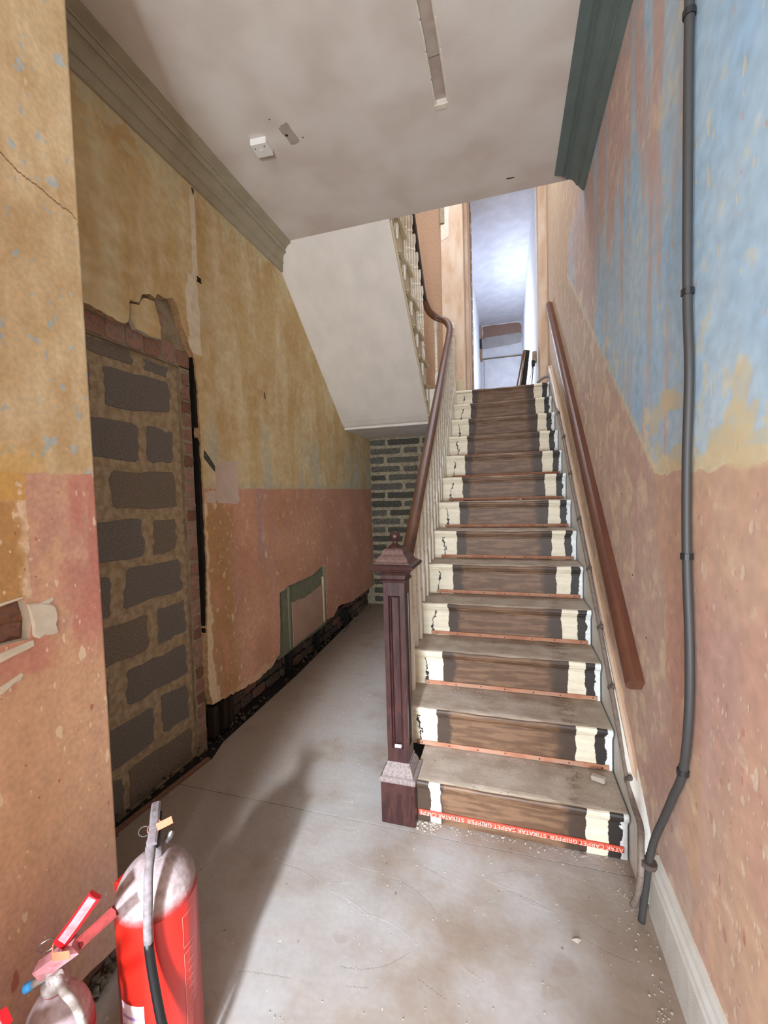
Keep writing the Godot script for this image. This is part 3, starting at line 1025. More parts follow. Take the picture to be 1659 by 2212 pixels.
func build_left_wall() -> void:
	var wl := setting("wall_left", "stripped yellow and red plaster wall with a blocked doorway")
	var A := Vector3(0, 0, -1)    # a runs into the hall
	var B := Vector3(0, 1, 0)
	var N := Vector3(1, 0, 0)
	# masonry behind everything
	box_part("masonry", Vector3(-2.0, -0.05, -5.5), Vector3(-1.80, 3.36, -0.9), "void", wl)
	# plaster sheet, cut round the doorway, along the lost skirting and round the niche
	var P := [Vector2(0.95, 2.289), Vector2(1.392, 2.289), Vector2(1.457, 2.286), Vector2(1.494, 2.277), Vector2(1.582, 2.275), Vector2(1.600, 2.29), Vector2(1.612, 2.352), Vector2(1.618, 2.40), Vector2(1.668, 2.408), Vector2(1.69, 2.455), Vector2(1.735, 2.478), Vector2(1.772, 2.47), Vector2(1.782, 2.497), Vector2(1.847, 2.502), Vector2(1.887, 2.524), Vector2(1.918, 2.495), Vector2(1.940, 2.430), Vector2(1.970, 2.366), Vector2(1.998, 2.304), Vector2(2.034, 2.25), Vector2(2.05, 2.1), Vector2(2.052, 1.917), Vector2(2.055, 1.786), Vector2(2.056, 1.62), Vector2(2.056, 1.386), Vector2(2.058, 1.114), Vector2(2.05, 0.956), Vector2(2.036, 0.742), Vector2(2.022, 0.531), Vector2(2.02, 0.335), Vector2(2.045, 0.222)]
	P = ragged(P, 0.02, 0.004)
	var bot := [Vector2(2.110, 0.215), Vector2(2.316, 0.187), Vector2(2.529, 0.164), Vector2(2.714, 0.188), Vector2(2.819, 0.24)]
	P.append_array(ragged(bot, 0.025, 0.007))
	var niche := [Vector2(2.842, 0.489), Vector2(2.846, 0.70), Vector2(3.0, 0.726), Vector2(3.284, 0.724), Vector2(3.45, 0.735), Vector2(3.56, 0.76), Vector2(3.691, 0.77), Vector2(3.70, 0.5), Vector2(3.69, 0.239)]
	P.append_array(ragged(niche, 0.03, 0.006))
	P.append_array(ragged([Vector2(3.72, 0.235), Vector2(3.874, 0.225), Vector2(4.0, 0.29), Vector2(4.12, 0.28), Vector2(4.375, 0.236), Vector2(5.2, 0.25)], 0.03, 0.006))
	P.append_array([Vector2(5.2, 3.36), Vector2(0.95, 3.36)])
	var poly := PackedVector2Array(P)
	var o := Vector3(XL, 0, 0)
	var uvf := func(p: Vector2) -> Vector2: return Vector2((p.x - 1.2) / 4.1, 1.0 - p.y / 3.4)
	var st := begin()
	plate(st, poly, o, A, B, N, -0.03, 0.0, uvf, false)
	var pl := put("plaster", st, M["left"], wl)
	st = begin()
	plate_sides(st, poly, o, A, B, N, -0.045, 0.0)
	also(pl, st, M["core"])
	# the pulled-out bracket hole and the torn wire chase leave pits with dark bottoms
	st = begin()
	rough(st, rect_quad(2.085, 2.70, 2.125, 2.735), 3, 0.006, o, A, B, N, -0.004, 0.0012, 0.001)
	put("bracket_hole", st, M["darkwood"], wl)
	st = begin()
	rough(st, [Vector2(2.062, 1.69), Vector2(2.17, 1.60), Vector2(2.17, 1.64), Vector2(2.075, 1.74)], 3, 0.006, o, A, B, N, -0.004, 0.0014, 0.001)
	put("torn_chase", st, M["darkbrick_b"], wl)
	st = begin()
	rough(st, [Vector2(2.16, 1.415), Vector2(2.385, 1.405), Vector2(2.395, 1.69), Vector2(2.165, 1.672)], 5, 0.006, o, A, B, N, -0.004, 0.003, 0.002)
	put("filler_patch", st, M["patch"], wl)
	st = begin()
	rough(st, [Vector2(2.065, 1.425), Vector2(2.165, 1.415), Vector2(2.165, 1.50), Vector2(2.07, 1.49)], 3, 0.006, o, A, B, N, -0.004, 0.002, 0.002)
	put("filler_patch", st, M["patch"], wl)
	# loose plaster island over the lintel, still cracked off
	var isl := PackedVector2Array(ragged([Vector2(1.622, 2.318), Vector2(1.65, 2.275), Vector2(1.742, 2.268), Vector2(1.80, 2.276), Vector2(1.806, 2.34), Vector2(1.786, 2.40), Vector2(1.768, 2.455), Vector2(1.705, 2.445), Vector2(1.675, 2.396), Vector2(1.628, 2.388)], 0.02, 0.004, true))
	st = begin()
	plate(st, isl, o + Vector3(-0.006, 0, 0), A, B, N, -0.03, 0.0, uvf, false)
	var lp := put("loose_plaster", st, M["left"], wl)
	st = begin()
	plate_sides(st, isl, o + Vector3(-0.006, 0, 0), A, B, N, -0.03, 0.0)
	also(lp, st, M["filler"])

	# block infill of the doorway
	var inf := Node3D.new()
	inf.name = "block_infill"
	wl.add_child(inf, true)
	var ob := Vector3(-1.76, 0, 0)
	st = begin()
	plate(st, PackedVector2Array([Vector2(0.95, -0.05), Vector2(1.96, -0.05), Vector2(1.955, 2.19), Vector2(0.95, 2.19)]), ob, A, B, N, -0.04, 0.0)
	put("mortar_bed", st, M["mortar"], inf)
	var blocks := [
		[1.22, 2.178, 1.665, 2.182, 1.677, 2.112, 1.22, 2.113], [1.730, 2.166, 1.896, 2.166, 1.885, 2.109, 1.734, 2.106],
		[1.501, 2.071, 1.902, 2.083, 1.897, 1.915, 1.503, 1.880], [1.1, 2.07, 1.44, 2.07, 1.44, 1.88, 1.1, 1.88],
		[1.22, 1.813, 1.683, 1.835, 1.675, 1.640, 1.22, 1.636], [1.725, 1.833, 1.906, 1.817, 1.900, 1.641, 1.720, 1.639],
		[1.509, 1.594, 1.908, 1.599, 1.906, 1.400, 1.501, 1.410], [1.1, 1.59, 1.43, 1.59, 1.43, 1.41, 1.1, 1.41],
		[1.22, 1.362, 1.670, 1.361, 1.686, 1.166, 1.22, 1.168], [1.737, 1.345, 1.902, 1.346, 1.890, 1.169, 1.729, 1.159],
		[1.12, 1.118, 1.482, 1.110, 1.478, 0.914, 1.12, 0.925], [1.567, 1.124, 1.910, 1.114, 1.921, 0.935, 1.531, 0.929],
		[1.22, 0.874, 1.671, 0.874, 1.678, 0.694, 1.22, 0.680], [1.736, 0.880, 1.929, 0.880, 1.929, 0.701, 1.728, 0.692],
		[1.529, 0.636, 1.930, 0.637, 1.924, 0.459, 1.526, 0.462], [1.12, 0.636, 1.44, 0.636, 1.44, 0.46, 1.12, 0.46],
		[1.22, 0.413, 1.678, 0.393, 1.681, 0.210, 1.22, 0.210], [1.731, 0.425, 1.915, 0.409, 1.925, 0.204, 1.722, 0.211],
		[1.515, 0.169, 1.938, 0.152, 1.935, -0.03, 1.512, -0.03], [1.12, 0.166, 1.492, 0.16, 1.487, -0.03, 1.12, -0.03]]
	for i in blocks.size():
		var b: Array = blocks[i]
		st = begin()
		rough(st, [Vector2(b[0], b[1]), Vector2(b[2], b[3]), Vector2(b[4], b[5]), Vector2(b[6], b[7])], 6, 0.014, ob, A, B, N, -0.02, 0.004, 0.004)
		put("concrete_block", st, M["block" if i % 3 else "block_b"], inf)

	# brick jamb beside it, brick lintel course over it
	var jamb := Node3D.new()
	jamb.name = "brick_jamb"
	wl.add_child(jamb, true)
	var oj := Vector3(-1.735, 0, 0)
	st = begin()
	plate(st, PackedVector2Array([Vector2(1.955, -0.05), Vector2(2.032, -0.05), Vector2(2.032, 2.19), Vector2(1.955, 2.19)]), oj, A, B, N, -0.07, -0.006)
	plate(st, PackedVector2Array([Vector2(0.95, 2.185), Vector2(2.06, 2.185), Vector2(2.06, 2.56), Vector2(0.95, 2.56)]), oj, A, B, N, -0.07, -0.006)
	put("mortar_bed", st, M["greyplaster"], jamb)
	var y := 0.02
	var mats := ["redbrick", "redbrick_b", "redbrick", "redbrick_c"]
	var k := 0
	while y < 2.10:
		var hh := rng.randf_range(0.064, 0.070)
		st = begin()
		var a0 := 1.962 + rng.randf_range(-0.006, 0.006)
		rough(st, rect_quad(a0, y, 2.03 + rng.randf_range(-0.004, 0.0), y + hh), 3, 0.008, oj, A, B, N, -0.03, rng.randf_range(-0.002, 0.005), 0.005)
		put("brick", st, M[mats[rng.randi() % 4]], jamb)
		y += 0.0765
		k += 1
	var a := 0.97
	while a < 1.99:
		var ln := rng.randf_range(0.098, 0.106)
		st = begin()
		rough(st, rect_quad(a, 2.19, minf(a + ln, 2.03), 2.285 + rng.randf_range(-0.01, 0.01)), 3, 0.005, oj, A, B, N, -0.03, rng.randf_range(0.0, 0.004), 0.004)
		put("lintel_brick", st, M[mats[rng.randi() % 3]], jamb)
		a += ln + 0.006
	for q in [[1.80, 2.295, 1.90, 2.36], [1.905, 2.29, 2.03, 2.36], [1.79, 2.365, 1.86, 2.43], [1.865, 2.365, 1.985, 2.43], [1.78, 2.435, 1.85, 2.50], [1.855, 2.435, 1.96, 2.50], [1.62, 2.295, 1.72, 2.34]]:
		st = begin()
		rough(st, rect_quad(q[0], q[1], q[2], q[3]), 3, 0.007, oj, A, B, N, -0.03, rng.randf_range(-0.012, 0.0), 0.005)
		put("brick", st, M[mats[1 + rng.randi() % 3]], jamb)
	# the black gap where the door lining was, with what is left of its timber ground
	st = begin()
	plate(st, PackedVector2Array(ragged([Vector2(2.030, 0.66), Vector2(2.05, 0.66), Vector2(2.06, 1.3), Vector2(2.058, 1.78), Vector2(2.04, 1.80), Vector2(2.034, 1.3)], 0.05, 0.003, true)), Vector3(-1.712, 0, 0), A, B, N, -0.03, 0.0)
	plate(st, PackedVector2Array(ragged([Vector2(2.032, 1.86), Vector2(2.054, 1.86), Vector2(2.052, 2.28), Vector2(2.03, 2.31)], 0.05, 0.003, true)), Vector3(-1.712, 0, 0), A, B, N, -0.03, 0.0)
	put("charred_ground", st, M["black"], wl)

	# old door-lining ghost: the green painted niche with a plasterboard patch in it
	var nic := Node3D.new()
	nic.name = "painted_niche"
	wl.add_child(nic, true)
	st = begin()
	plate(st, PackedVector2Array([Vector2(2.83, 0.18), Vector2(3.72, 0.18), Vector2(3.72, 0.79), Vector2(2.83, 0.79)]), Vector3(-1.722, 0, 0), A, B, N, -0.05, 0.0)
	put("green_board", st, M["green"], nic)
	st = begin()
	sweep(st, [Vector3(-1.719, 0.20, -3.03), Vector3(-1.719, 0.715, -3.03)], [Vector2(-0.03, -0.004), Vector2(-0.02, 0.006), Vector2(0.0, 0.008), Vector2(0.018, 0.004), Vector2(0.03, -0.004)], Vector3(1, 0, 0))
	put("green_moulding", st, M["green"], nic)
	st = begin()
	plate(st, PackedVector2Array(ragged([Vector2(3.055, 0.20), Vector2(3.66, 0.215), Vector2(3.665, 0.60), Vector2(3.48, 0.575), Vector2(3.30, 0.555), Vector2(3.06, 0.575)], 0.06, 0.004, true)), Vector3(-1.718, 0, 0), A, B, N, -0.004, 0.006)
	put("plasterboard_patch", st, M["pinkboard"], nic)
	st = begin()
	bevel_box(st, Vector3(-1.710, 0.45, -3.655), Vector3(0.02, 0.44, 0.022), 0.004)
	put("cream_batten", st, M["oldpaint"], nic)
	st = begin()
	bevel_box(st, Vector3(-1.712, 0.49, -3.685), Vector3(0.022, 0.54, 0.018), 0.003)
	put("green_batten", st, M["green"], nic)

	# what shows where the skirting was: dark broken brickwork, timber grounds, rubble
	var gap := Node3D.new()
	gap.name = "skirting_gap"
	wl.add_child(gap, true)
	var z := 2.06
	k = 0
	while z < 5.1:
		var ln := rng.randf_range(0.13, 0.23)
		for row in 3:
			var y0 := -0.02 + row * 0.078
			st = begin()
			var off := 0.05 if row == 1 else 0.0
			rough(st, rect_quad(z + off, y0, z + ln + off - 0.012, y0 + 0.068), 3, 0.01, Vector3(-1.79, 0, 0), A, B, N, -0.03, rng.randf_range(-0.005, 0.022), 0.006)
			put("brick", st, M["rubble" if (k + row) % 3 else "redbrick_c"], gap)
		z += ln
		k += 1
	for g in [[2.10, 0.05], [2.19, 0.045], [2.245, 0.04], [3.02, 0.06], [3.55, 0.05], [4.3, 0.06]]:
		st = begin()
		bevel_box(st, Vector3(-1.745, 0.09, -g[0]), Vector3(0.05, 0.19, g[1]), 0.004)
		put("timber_ground", st, M["darkwood" if g[0] < 2.3 else "black"], gap)
	st = begin()
	for i in 260:
		var zz := rng.randf_range(1.0, 5.1)
		lump(st, Vector3(rng.randf_range(-1.75, -1.64) - (0.03 if zz > 3.0 else 0.0), rng.randf_range(-0.03, 0.008), -zz), Vector3.ONE * rng.randf_range(0.005, 0.017), Basis.from_euler(Vector3(rng.randf(), rng.randf(), rng.randf()) * 6.0))
	var rb := put("rubble", st, M["rubble"], gap)
	rb.set_meta("kind", "stuff")

func build_back_wall() -> void:
	var wb := setting("wall_back", "rough wall of dark grey bricks in wide pale mortar under the landing")
	var A := Vector3(1, 0, 0)
	var B := Vector3(0, 1, 0)
	var N := Vector3(0, 0, 1)
	var o := Vector3(0, 0, ZB)
	var st := begin()
	span_box(st, Vector3(-1.80, -0.05, ZB - 0.25), Vector3(-0.45, 2.16, ZB), 0.0)
	put("mortar_bed", st, M["bedding"], wb)
	var row := 0
	var y := 0.03
	while y < 2.13:
		var x := -1.70 + (0.0 if row % 2 else -0.16)
		var pattern := [0.40, 0.19, 0.40, 0.40] if row % 2 else [0.35, 0.40, 0.06, 0.30]
		var k := 0
		while x < -0.55:
			var ln: float = pattern[k % 4] * rng.randf_range(0.94, 1.05)
			var x0 := maxf(x, -1.70)
			var x1 := minf(x + ln, -0.5)
			if x1 - x0 > 0.03:
				st = begin()
				rough(st, rect_quad(x0, y + rng.randf_range(-0.004, 0.004), x1, y + 0.078 + rng.randf_range(-0.006, 0.004)), 3 if ln < 0.25 else 4, 0.009, o, A, B, N, -0.03, rng.randf_range(0.001, 0.006), 0.006)
				put("brick", st, M["darkbrick" if rng.randf() < 0.6 else "darkbrick_b"], wb)
			x += ln + 0.034
			k += 1
		y += 0.1125
		row += 1

func build_right_wall() -> void:
	var wr := setting("wall_right", "stair wall of worn blue, pink and salmon distemper")
	var uvf := func(p: Vector2) -> Vector2: return Vector2((p.x - 0.45) / 4.8, 1.0 - p.y / 5.0)
	var st := begin()
	var poly := PackedVector2Array([Vector2(-2.6, -0.05), Vector2(5.25, -0.05), Vector2(5.25, 5.6), Vector2(2.93, 5.6), Vector2(2.93, 3.5), Vector2(-2.6, 3.5)])
	plate(st, poly, Vector3(XR, 0, 0), Vector3(0, 0, -1), Vector3(0, 1, 0), Vector3(-1, 0, 0), -0.25, 0.0, uvf)
	put("plaster", st, M["right"], wr)
	# skirting: from the stair string towards the camera
	var sk := setting("baseboard_right", "dusty white moulded skirting board along the right wall")
	st = begin()
	var prof := [Vector2(0.0, 0.0), Vector2(0.03, 0.0), Vector2(0.03, 0.15), Vector2(0.026, 0.16), Vector2(0.024, 0.172), Vector2(0.016, 0.182), Vector2(0.013, 0.195), Vector2(0.008, 0.205), Vector2(0.0, 0.205)]
	var p2 := []
	for p in prof:
		p2.append(Vector2(-p.x, p.y))
	sweep(st, [Vector3(XR, 0, 1.6), Vector3(XR, 0, -1.555)], p2)
	put("skirting_board", st, M["stringer"], sk)

func build_pier() -> void:
	var w := setting("wall_left_near", "near pier wall of flaking yellow plaster over a salmon dado")
	var A := Vector3(0, 0, -1)
	var B := Vector3(0, 1, 0)
	var N := Vector3(1, 0, 0)
	box_part("masonry", Vector3(-2.0, -0.05, -0.952), Vector3(XP - 0.03, 3.36, 0.35), "redbrick_c", w)
	box_part("masonry", Vector3(-2.0, 2.35, 0.35), Vector3(XP - 0.03, 3.36, 1.45), "redbrick_c", w)
	box_part("masonry", Vector3(-2.0, -0.05, 1.45), Vector3(XP - 0.03, 3.36, 2.6), "redbrick_c", w)
	var uvf := func(p: Vector2) -> Vector2: return Vector2((p.x - 0.42) / 0.56, 1.0 - p.y / 3.4)
	# plaster face with the broken-out slot
	var P := [Vector2(-0.35, 0.13), Vector2(-0.35, 3.36), Vector2(0.962, 3.36)]
	P.append_array([Vector2(0.962, 0.07)])
	P.append_array(ragged([Vector2(0.95, 0.062), Vector2(0.865, 0.079), Vector2(0.70, 0.10), Vector2(0.45, 0.11), Vector2(0.0, 0.12)], 0.03, 0.004))
	var lower := []
	# split in an upper and a lower sheet by the slot at y 1.10 .. 1.20 that runs off to the left
	var slot_top := ragged([Vector2(-0.35, 1.205), Vector2(0.66, 1.203), Vector2(0.70, 1.204), Vector2(0.758, 1.203)], 0.025, 0.004)
	var slot_bot := ragged([Vector2(0.770, 1.15), Vector2(0.764, 1.10), Vector2(0.70, 1.105), Vector2(0.66, 1.10), Vector2(-0.35, 1.10)], 0.025, 0.004)
	var poly := []
	poly.append_array(slot_top)
	poly.append_array(slot_bot)
	poly.append(Vector2(-0.35, 0.13))
	var low := ragged([Vector2(-0.35, 0.12), Vector2(0.45, 0.11), Vector2(0.70, 0.10), Vector2(0.865, 0.079), Vector2(0.95, 0.062)], 0.03, 0.004)
	low.remove_at(0)
	poly.append_array(low)
	poly.append_array([Vector2(0.962, 0.07), Vector2(0.962, 3.36), Vector2(-0.35, 3.36)])
	var pp := PackedVector2Array(poly)
	var st := begin()
	plate(st, pp, Vector3(XP, 0, 0), A, B, N, -0.03, 0.0, uvf, false)
	# rounded arris and the return into the hall
	var prev := Vector2(0.962, 0.0)
	for i in range(1, 7):
		var an := i / 6.0 * PI * 0.5
		var q := Vector2(0.962 + 0.012 * sin(an), -0.012 + 0.012 * cos(an))
		quadn(st, Vector3(XP + prev.y, 0.06, -prev.x), Vector3(XP + q.y, 0.06, -q.x), Vector3(XP + q.y, 3.36, -q.x), Vector3(XP + prev.y, 3.36, -prev.x), Vector3(1, 0, -1), Vector2(0.97, 0.98), Vector2(0.985, 0.98), Vector2(0.985, 0.01), Vector2(0.97, 0.01))
		prev = q
	quadn(st, Vector3(XP - 0.012, 0.06, -0.974), Vector3(-1.70, 0.06, -0.974), Vector3(-1.70, 3.36, -0.974), Vector3(XP - 0.012, 3.36, -0.974), Vector3(0, 0, -1), Vector2(0.98, 0.98), Vector2(0.6, 0.98), Vector2(0.6, 0.01), Vector2(0.98, 0.01))
	var pl := put("plaster", st, M["pier"], w)
	st = begin()
	plate_sides(st, pp, Vector3(XP, 0, 0), A, B, N, -0.03, 0.0)
	also(pl, st, M["filler"])
	# bricks in the slot
	for q in [[0.62, 1.16, 0.765, 1.205, 0.0], [0.55, 1.105, 0.705, 1.155, 0.004], [0.712, 1.105, 0.765, 1.152, 0.0], [0.45, 1.16, 0.61, 1.205, -0.006], [0.40, 1.10, 0.54, 1.15, -0.004]]:
		st = begin()
		rough(st, rect_quad(q[0], q[1], q[2], q[3]), 3, 0.006, Vector3(XP - 0.024, 0, 0), A, B, N, -0.02, q[4], 0.005)
		put("brick", st, M["redbrick_c" if q[4] <= 0.0 else "redbrick_b"], w)
	# filler lumps round the slot
	st = begin()
	rough(st, [Vector2(0.768, 1.098), Vector2(0.835, 1.088), Vector2(0.838, 1.176), Vector2(0.762, 1.198)], 5, 0.007, Vector3(XP, 0, 0), A, B, N, -0.02, 0.006, 0.005)
	put("filler_patch", st, M["filler"], w)
	for q in [[0.64, 1.075, 0.775, 1.098, 0.004], [0.60, 1.206, 0.76, 1.214, 0.003], [0.69, 1.005, 0.745, 1.024, 0.003], [0.775, 1.182, 0.83, 1.196, 0.003]]:
		st = begin()
		rough(st, [Vector2(q[0], q[1] - 0.02), Vector2(q[2], q[1] + 0.003), Vector2(q[2], q[3]), Vector2(q[0], q[3] - 0.016)], 4, 0.005, Vector3(XP, 0, 0), A, B, N, -0.01, q[4], 0.003)
		put("filler_patch", st, M["filler"], w)
	# rubble along the foot where the skirting is gone
	st = begin()
	for i in 90:
		lump(st, Vector3(rng.randf_range(-1.215, -1.165), rng.randf_range(-0.005, 0.03), -rng.randf_range(0.2, 0.98)), Vector3.ONE * rng.randf_range(0.006, 0.02), Basis.from_euler(Vector3(rng.randf(), rng.randf(), rng.randf()) * 6.0))
	var rb := put("rubble", st, M["rubble"], w)
	rb.set_meta("kind", "stuff")

func build_ceiling() -> void:
	var c := setting("ceiling", "hall ceiling of stained off-white plaster with a cut slot")
	var st := begin()
	# plaster skin in four pieces round the slot
	var sx0 := -0.312
	var sx1 := -0.256
	var sz := -2.168
	span_box(st, Vector3(-2.0, YC, ZC), Vector3(sx0, YC + 0.03, 2.6), 0.0)
	span_box(st, Vector3(sx1, YC, ZC), Vector3(XR, YC + 0.03, 2.6), 0.0)
	span_box(st, Vector3(sx0, YC, ZC), Vector3(sx1, YC + 0.03, sz), 0.0)
	span_box(st, Vector3(sx0, YC, 0.2), Vector3(sx1, YC + 0.03, 2.6), 0.0)
	put("plaster", st, M["ceil"], c)
	box_part("floor_structure", Vector3(-2.0, YC + 0.036, ZC), Vector3(0.72, YC + 0.30, 2.6), "soffit", c)
	st = begin()
	for q in [[0.2, -1.4, 0.0], [-1.405, -1.95, 0.003], [-1.955, -2.168, 0.008]]:
		span_box(st, Vector3(sx0, YC + 0.016 + q[2], q[1]), Vector3(sx1, YC + 0.034, q[0]), 0.0)
	put("slot_lath", st, M["lath"], c)
	# ragged lips of the slot
	for s in [[sx0 - 0.004, 1], [sx1 + 0.004, -1]]:
		for i in 8:
			st = begin()
			var z0 := -2.16 + i * 0.13
			rough(st, [Vector2(s[0], -z0), Vector2(s[0] + 0.009, -z0), Vector2(s[0] + 0.008, -z0 - 0.12), Vector2(s[0], -z0 - 0.12)], 3, 0.003, Vector3(0, YC, 0), Vector3(1, 0, 0), Vector3(0, 0, -1), Vector3(0, -1, 0), -0.004, 0.0015, 0.001)
			put("plaster_lip", st, M["filler"], c)
	st = begin()
	rough(st, [Vector2(sx0 - 0.008, 2.166), Vector2(sx1 + 0.006, 2.166), Vector2(sx1 + 0.004, 2.20), Vector2(sx0 - 0.004, 2.198)], 4, 0.006, Vector3(0, YC, 0), Vector3(1, 0, 0), Vector3(0, 0, -1), Vector3(0, -1, 0), -0.004, 0.003, 0.002)
	put("filler_patch", st, M["filler"], c)
	# the ghost of an old fitting with its drilled hole
	st = begin()
	lathe(st, [Vector2(0.0001, 0.0), Vector2(0.008, 0.0), Vector2(0.008, -0.001), Vector2(0.006, -0.0025), Vector2(0.0001, -0.0012)], 10, Vector3(-1.095, YC, -2.091))
	for q in [[-1.13, -1.98], [-1.02, -2.13]]:
		lathe(st, [Vector2(0.0001, 0.0), Vector2(0.004, 0.0), Vector2(0.003, -0.001), Vector2(0.0001, -0.001)], 8, Vector3(q[0], YC, q[1]))
	put("screw_hole", st, M["nail"], c)
	st = begin()
	rough(st, [Vector2(-1.115, 2.03), Vector2(-1.055, 2.02), Vector2(-1.04, 2.15), Vector2(-1.10, 2.16)], 4, 0.01, Vector3(0, YC, 0), Vector3(1, 0, 0), Vector3(0, 0, -1), Vector3(0, -1, 0), -0.004, 0.0005, 0.0004)
	put("fitting_ghost", st, mat("ghost", "ceil", Color(0.80, 0.77, 0.76), 0.9, 2.0), c)
	st = begin()
	rough(st, [Vector2(0.02, 2.79), Vector2(0.075, 2.795), Vector2(0.07, 2.803), Vector2(0.025, 2.80)], 3, 0.003, Vector3(0, YC, 0), Vector3(1, 0, 0), Vector3(0, 0, -1), Vector3(0, -1, 0), -0.004, 0.0008, 0.0004)
	put("scrape", st, M["nail"], c)

	# cornices: deep plaster mouldings, olive on the left, slate green on the right
	var prof := [Vector2(0.0, 0.0), Vector2(0.165, 0.0), Vector2(0.165, -0.010), Vector2(0.122, -0.022), Vector2(0.118, -0.030), Vector2(0.110, -0.027), Vector2(0.103, -0.036), Vector2(0.098, -0.050), Vector2(0.088, -0.048), Vector2(0.075, -0.054), Vector2(0.060, -0.066), Vector2(0.050, -0.082), Vector2(0.045, -0.094), Vector2(0.036, -0.095), Vector2(0.034, -0.102), Vector2(0.012, -0.130), Vector2(0.0, -0.132)]
	for s in [[XL, 1.0, -0.974, -3.10, "trim_1", "olive", "olive painted plaster cornice along the left wall"], [XR, -1.0, 2.6, -2.85, "trim_2", "slate", "slate green plaster cornice cut off above the stairs on the right"]]:
		var t := setting(s[4], s[6])
		var pr := []
		for p in prof:
			pr.append(Vector2(p.x * s[1], p.y))
		st = begin()
		sweep(st, [Vector3(s[0], YC, s[2]), Vector3(s[0], YC, s[3])], pr)
		put("cornice", st, M[s[5]], t)

func build_upper() -> void:
	# everything above the hall: landing, cross wall, corridor, the upper storey's shell
	var l := setting("wall_landing", "landing slab and plastered cross wall at the top of the stairs")
	box_part("landing_slab", Vector3(-1.80, 2.15, ZB), Vector3(-0.60, 2.50, -4.33), "soffit", l)
	box_part("landing_slab", Vector3(-0.60, 2.30, ZB), Vector3(XR, 2.50, -4.74), "soffit", l)
	box_part("landing_boards", Vector3(-1.80, 2.50, -5.5), Vector3(-0.62, 2.534, -4.33), "wood", l)
	box_part("landing_boards", Vector3(-0.62, 2.50, -5.5), Vector3(XR, 2.534, -4.74), "wood", l)
	# cross wall: woodchip panel, plastered pier, opening, right return
	box_part("woodchip_panel", Vector3(-2.0, 2.15, ZB - 0.25), Vector3(-0.728, 5.6, ZB - 0.02), "woodchip", l)
	box_part("plaster_pier", Vector3(-0.728, 2.15, ZB - 0.20), Vector3(-0.461, 5.6, ZB), "skim", l, 0.006)
	box_part("door_reveal", Vector3(-0.60, 2.53, ZB - 0.55), Vector3(-0.425, 5.6, ZB - 0.20), "skim", l, 0.004)
	box_part("door_lining", Vector3(-0.56, 2.53, ZB - 0.78), Vector3(-0.415, 5.6, ZB - 0.56), "wood", l, 0.003)
	box_part("plinth_block", Vector3(-0.60, 2.53, ZB + 0.0), Vector3(-0.458, 2.78, ZB + 0.02), "oldpaint", l, 0.003)
	box_part("right_return", Vector3(0.385, 2.53, ZB - 0.35), Vector3(0.75, 5.6, ZB - 0.05), "skim", l, 0.008)
	var st := begin()
	for i in 14:
		var y := 3.05 + i * 0.16 + rng.randf_range(-0.04, 0.04)
		lump(st, Vector3(-0.415, y, ZB - 0.60), Vector3(0.012, rng.randf_range(0.02, 0.06), 0.03), Basis.IDENTITY)
	put("torn_plaster", st, M["filler"], l).set_meta("kind", "stuff")
	# light switch box with its filler halo, high on the pier
	st = begin()
	bevel_box(st, Vector3(-0.70, 4.80, ZB + 0.008), Vector3(0.05, 0.30, 0.03), 0.004)
	put("conduit_box", st, M["greyplaster"], l)
	st = begin()
	rough(st, [Vector2(-0.722, 4.42), Vector2(-0.62, 4.50), Vector2(-0.60, 4.98), Vector2(-0.722, 4.98)], 4, 0.02, Vector3(0, 0, ZB), Vector3(1, 0, 0), Vector3(0, 1, 0), Vector3(0, 0, 1), -0.01, 0.004, 0.002)
	put("filler_patch", st, M["filler"], l)

	var u := setting("wall_upper", "upper stairwell walls")
	box_part("upper_left_wall", Vector3(-2.0, 3.36, ZB - 0.25), Vector3(XL - 0.02, 5.6, 0.2), "skim", u)
	box_part("upper_front_wall", Vector3(-2.0, 3.6, -0.5), Vector3(0.75, 5.6, -0.3), "skim", u)
	for q in [[-2.0, ZB - 0.25, -0.97, 0.0], [0.07, ZB - 0.25, 0.75, 0.0], [-0.97, ZB - 0.25, 0.07, -4.47], [-0.97, -3.33, 0.07, 0.0]]:
		box_part("upper_ceiling", Vector3(q[0], 5.6, q[1]), Vector3(q[2], 5.75, q[3]), "white", u)
	box_part("upper_right_wall", Vector3(XR, 3.6, -2.93), Vector3(XR + 0.25, 5.6, 0.0), "skim", u)
	var w1 := setting("window_1", "skylight over the stairwell")
	st = begin()
	for q in [-0.97, -0.47, 0.03]:
		span_box(st, Vector3(q, 5.64, -4.47), Vector3(q + 0.04, 5.70, -3.33), 0.004)
	put("window_frame", st, M["paintwood"], w1)
	box_part("pane", Vector3(-0.97, 5.66, -4.47), Vector3(0.07, 5.666, -3.33), "skyglass", w1)

	var c := setting("wall_corridor", "white corridor beyond the landing")
	box_part("corridor_floor", Vector3(-1.0, 2.3, -10.4), Vector3(0.75, 2.53, ZB - 0.3), "wood", c)
	box_part("corridor_right_wall", Vector3(0.37, 2.5, -10.4), Vector3(0.75, 5.3, ZB - 0.35), "white", c)
	box_part("corridor_ceiling", Vector3(-1.0, 5.2, -10.4), Vector3(0.75, 5.4, ZB - 0.55), "white", c)
	box_part("corridor_lintel", Vector3(-0.6, 5.45, ZB - 0.6), Vector3(0.75, 5.75, ZB - 0.2), "white", c)
	for q in [[-7.0, ZB - 0.5, 2.5, 5.2], [-10.4, -8.2, 2.5, 5.2], [-8.2, -7.0, 2.5, 3.0], [-8.2, -7.0, 4.5, 5.2]]:
		box_part("corridor_left_wall", Vector3(-0.75, q[2], q[0]), Vector3(-0.53, q[3], q[1]), "white", c)
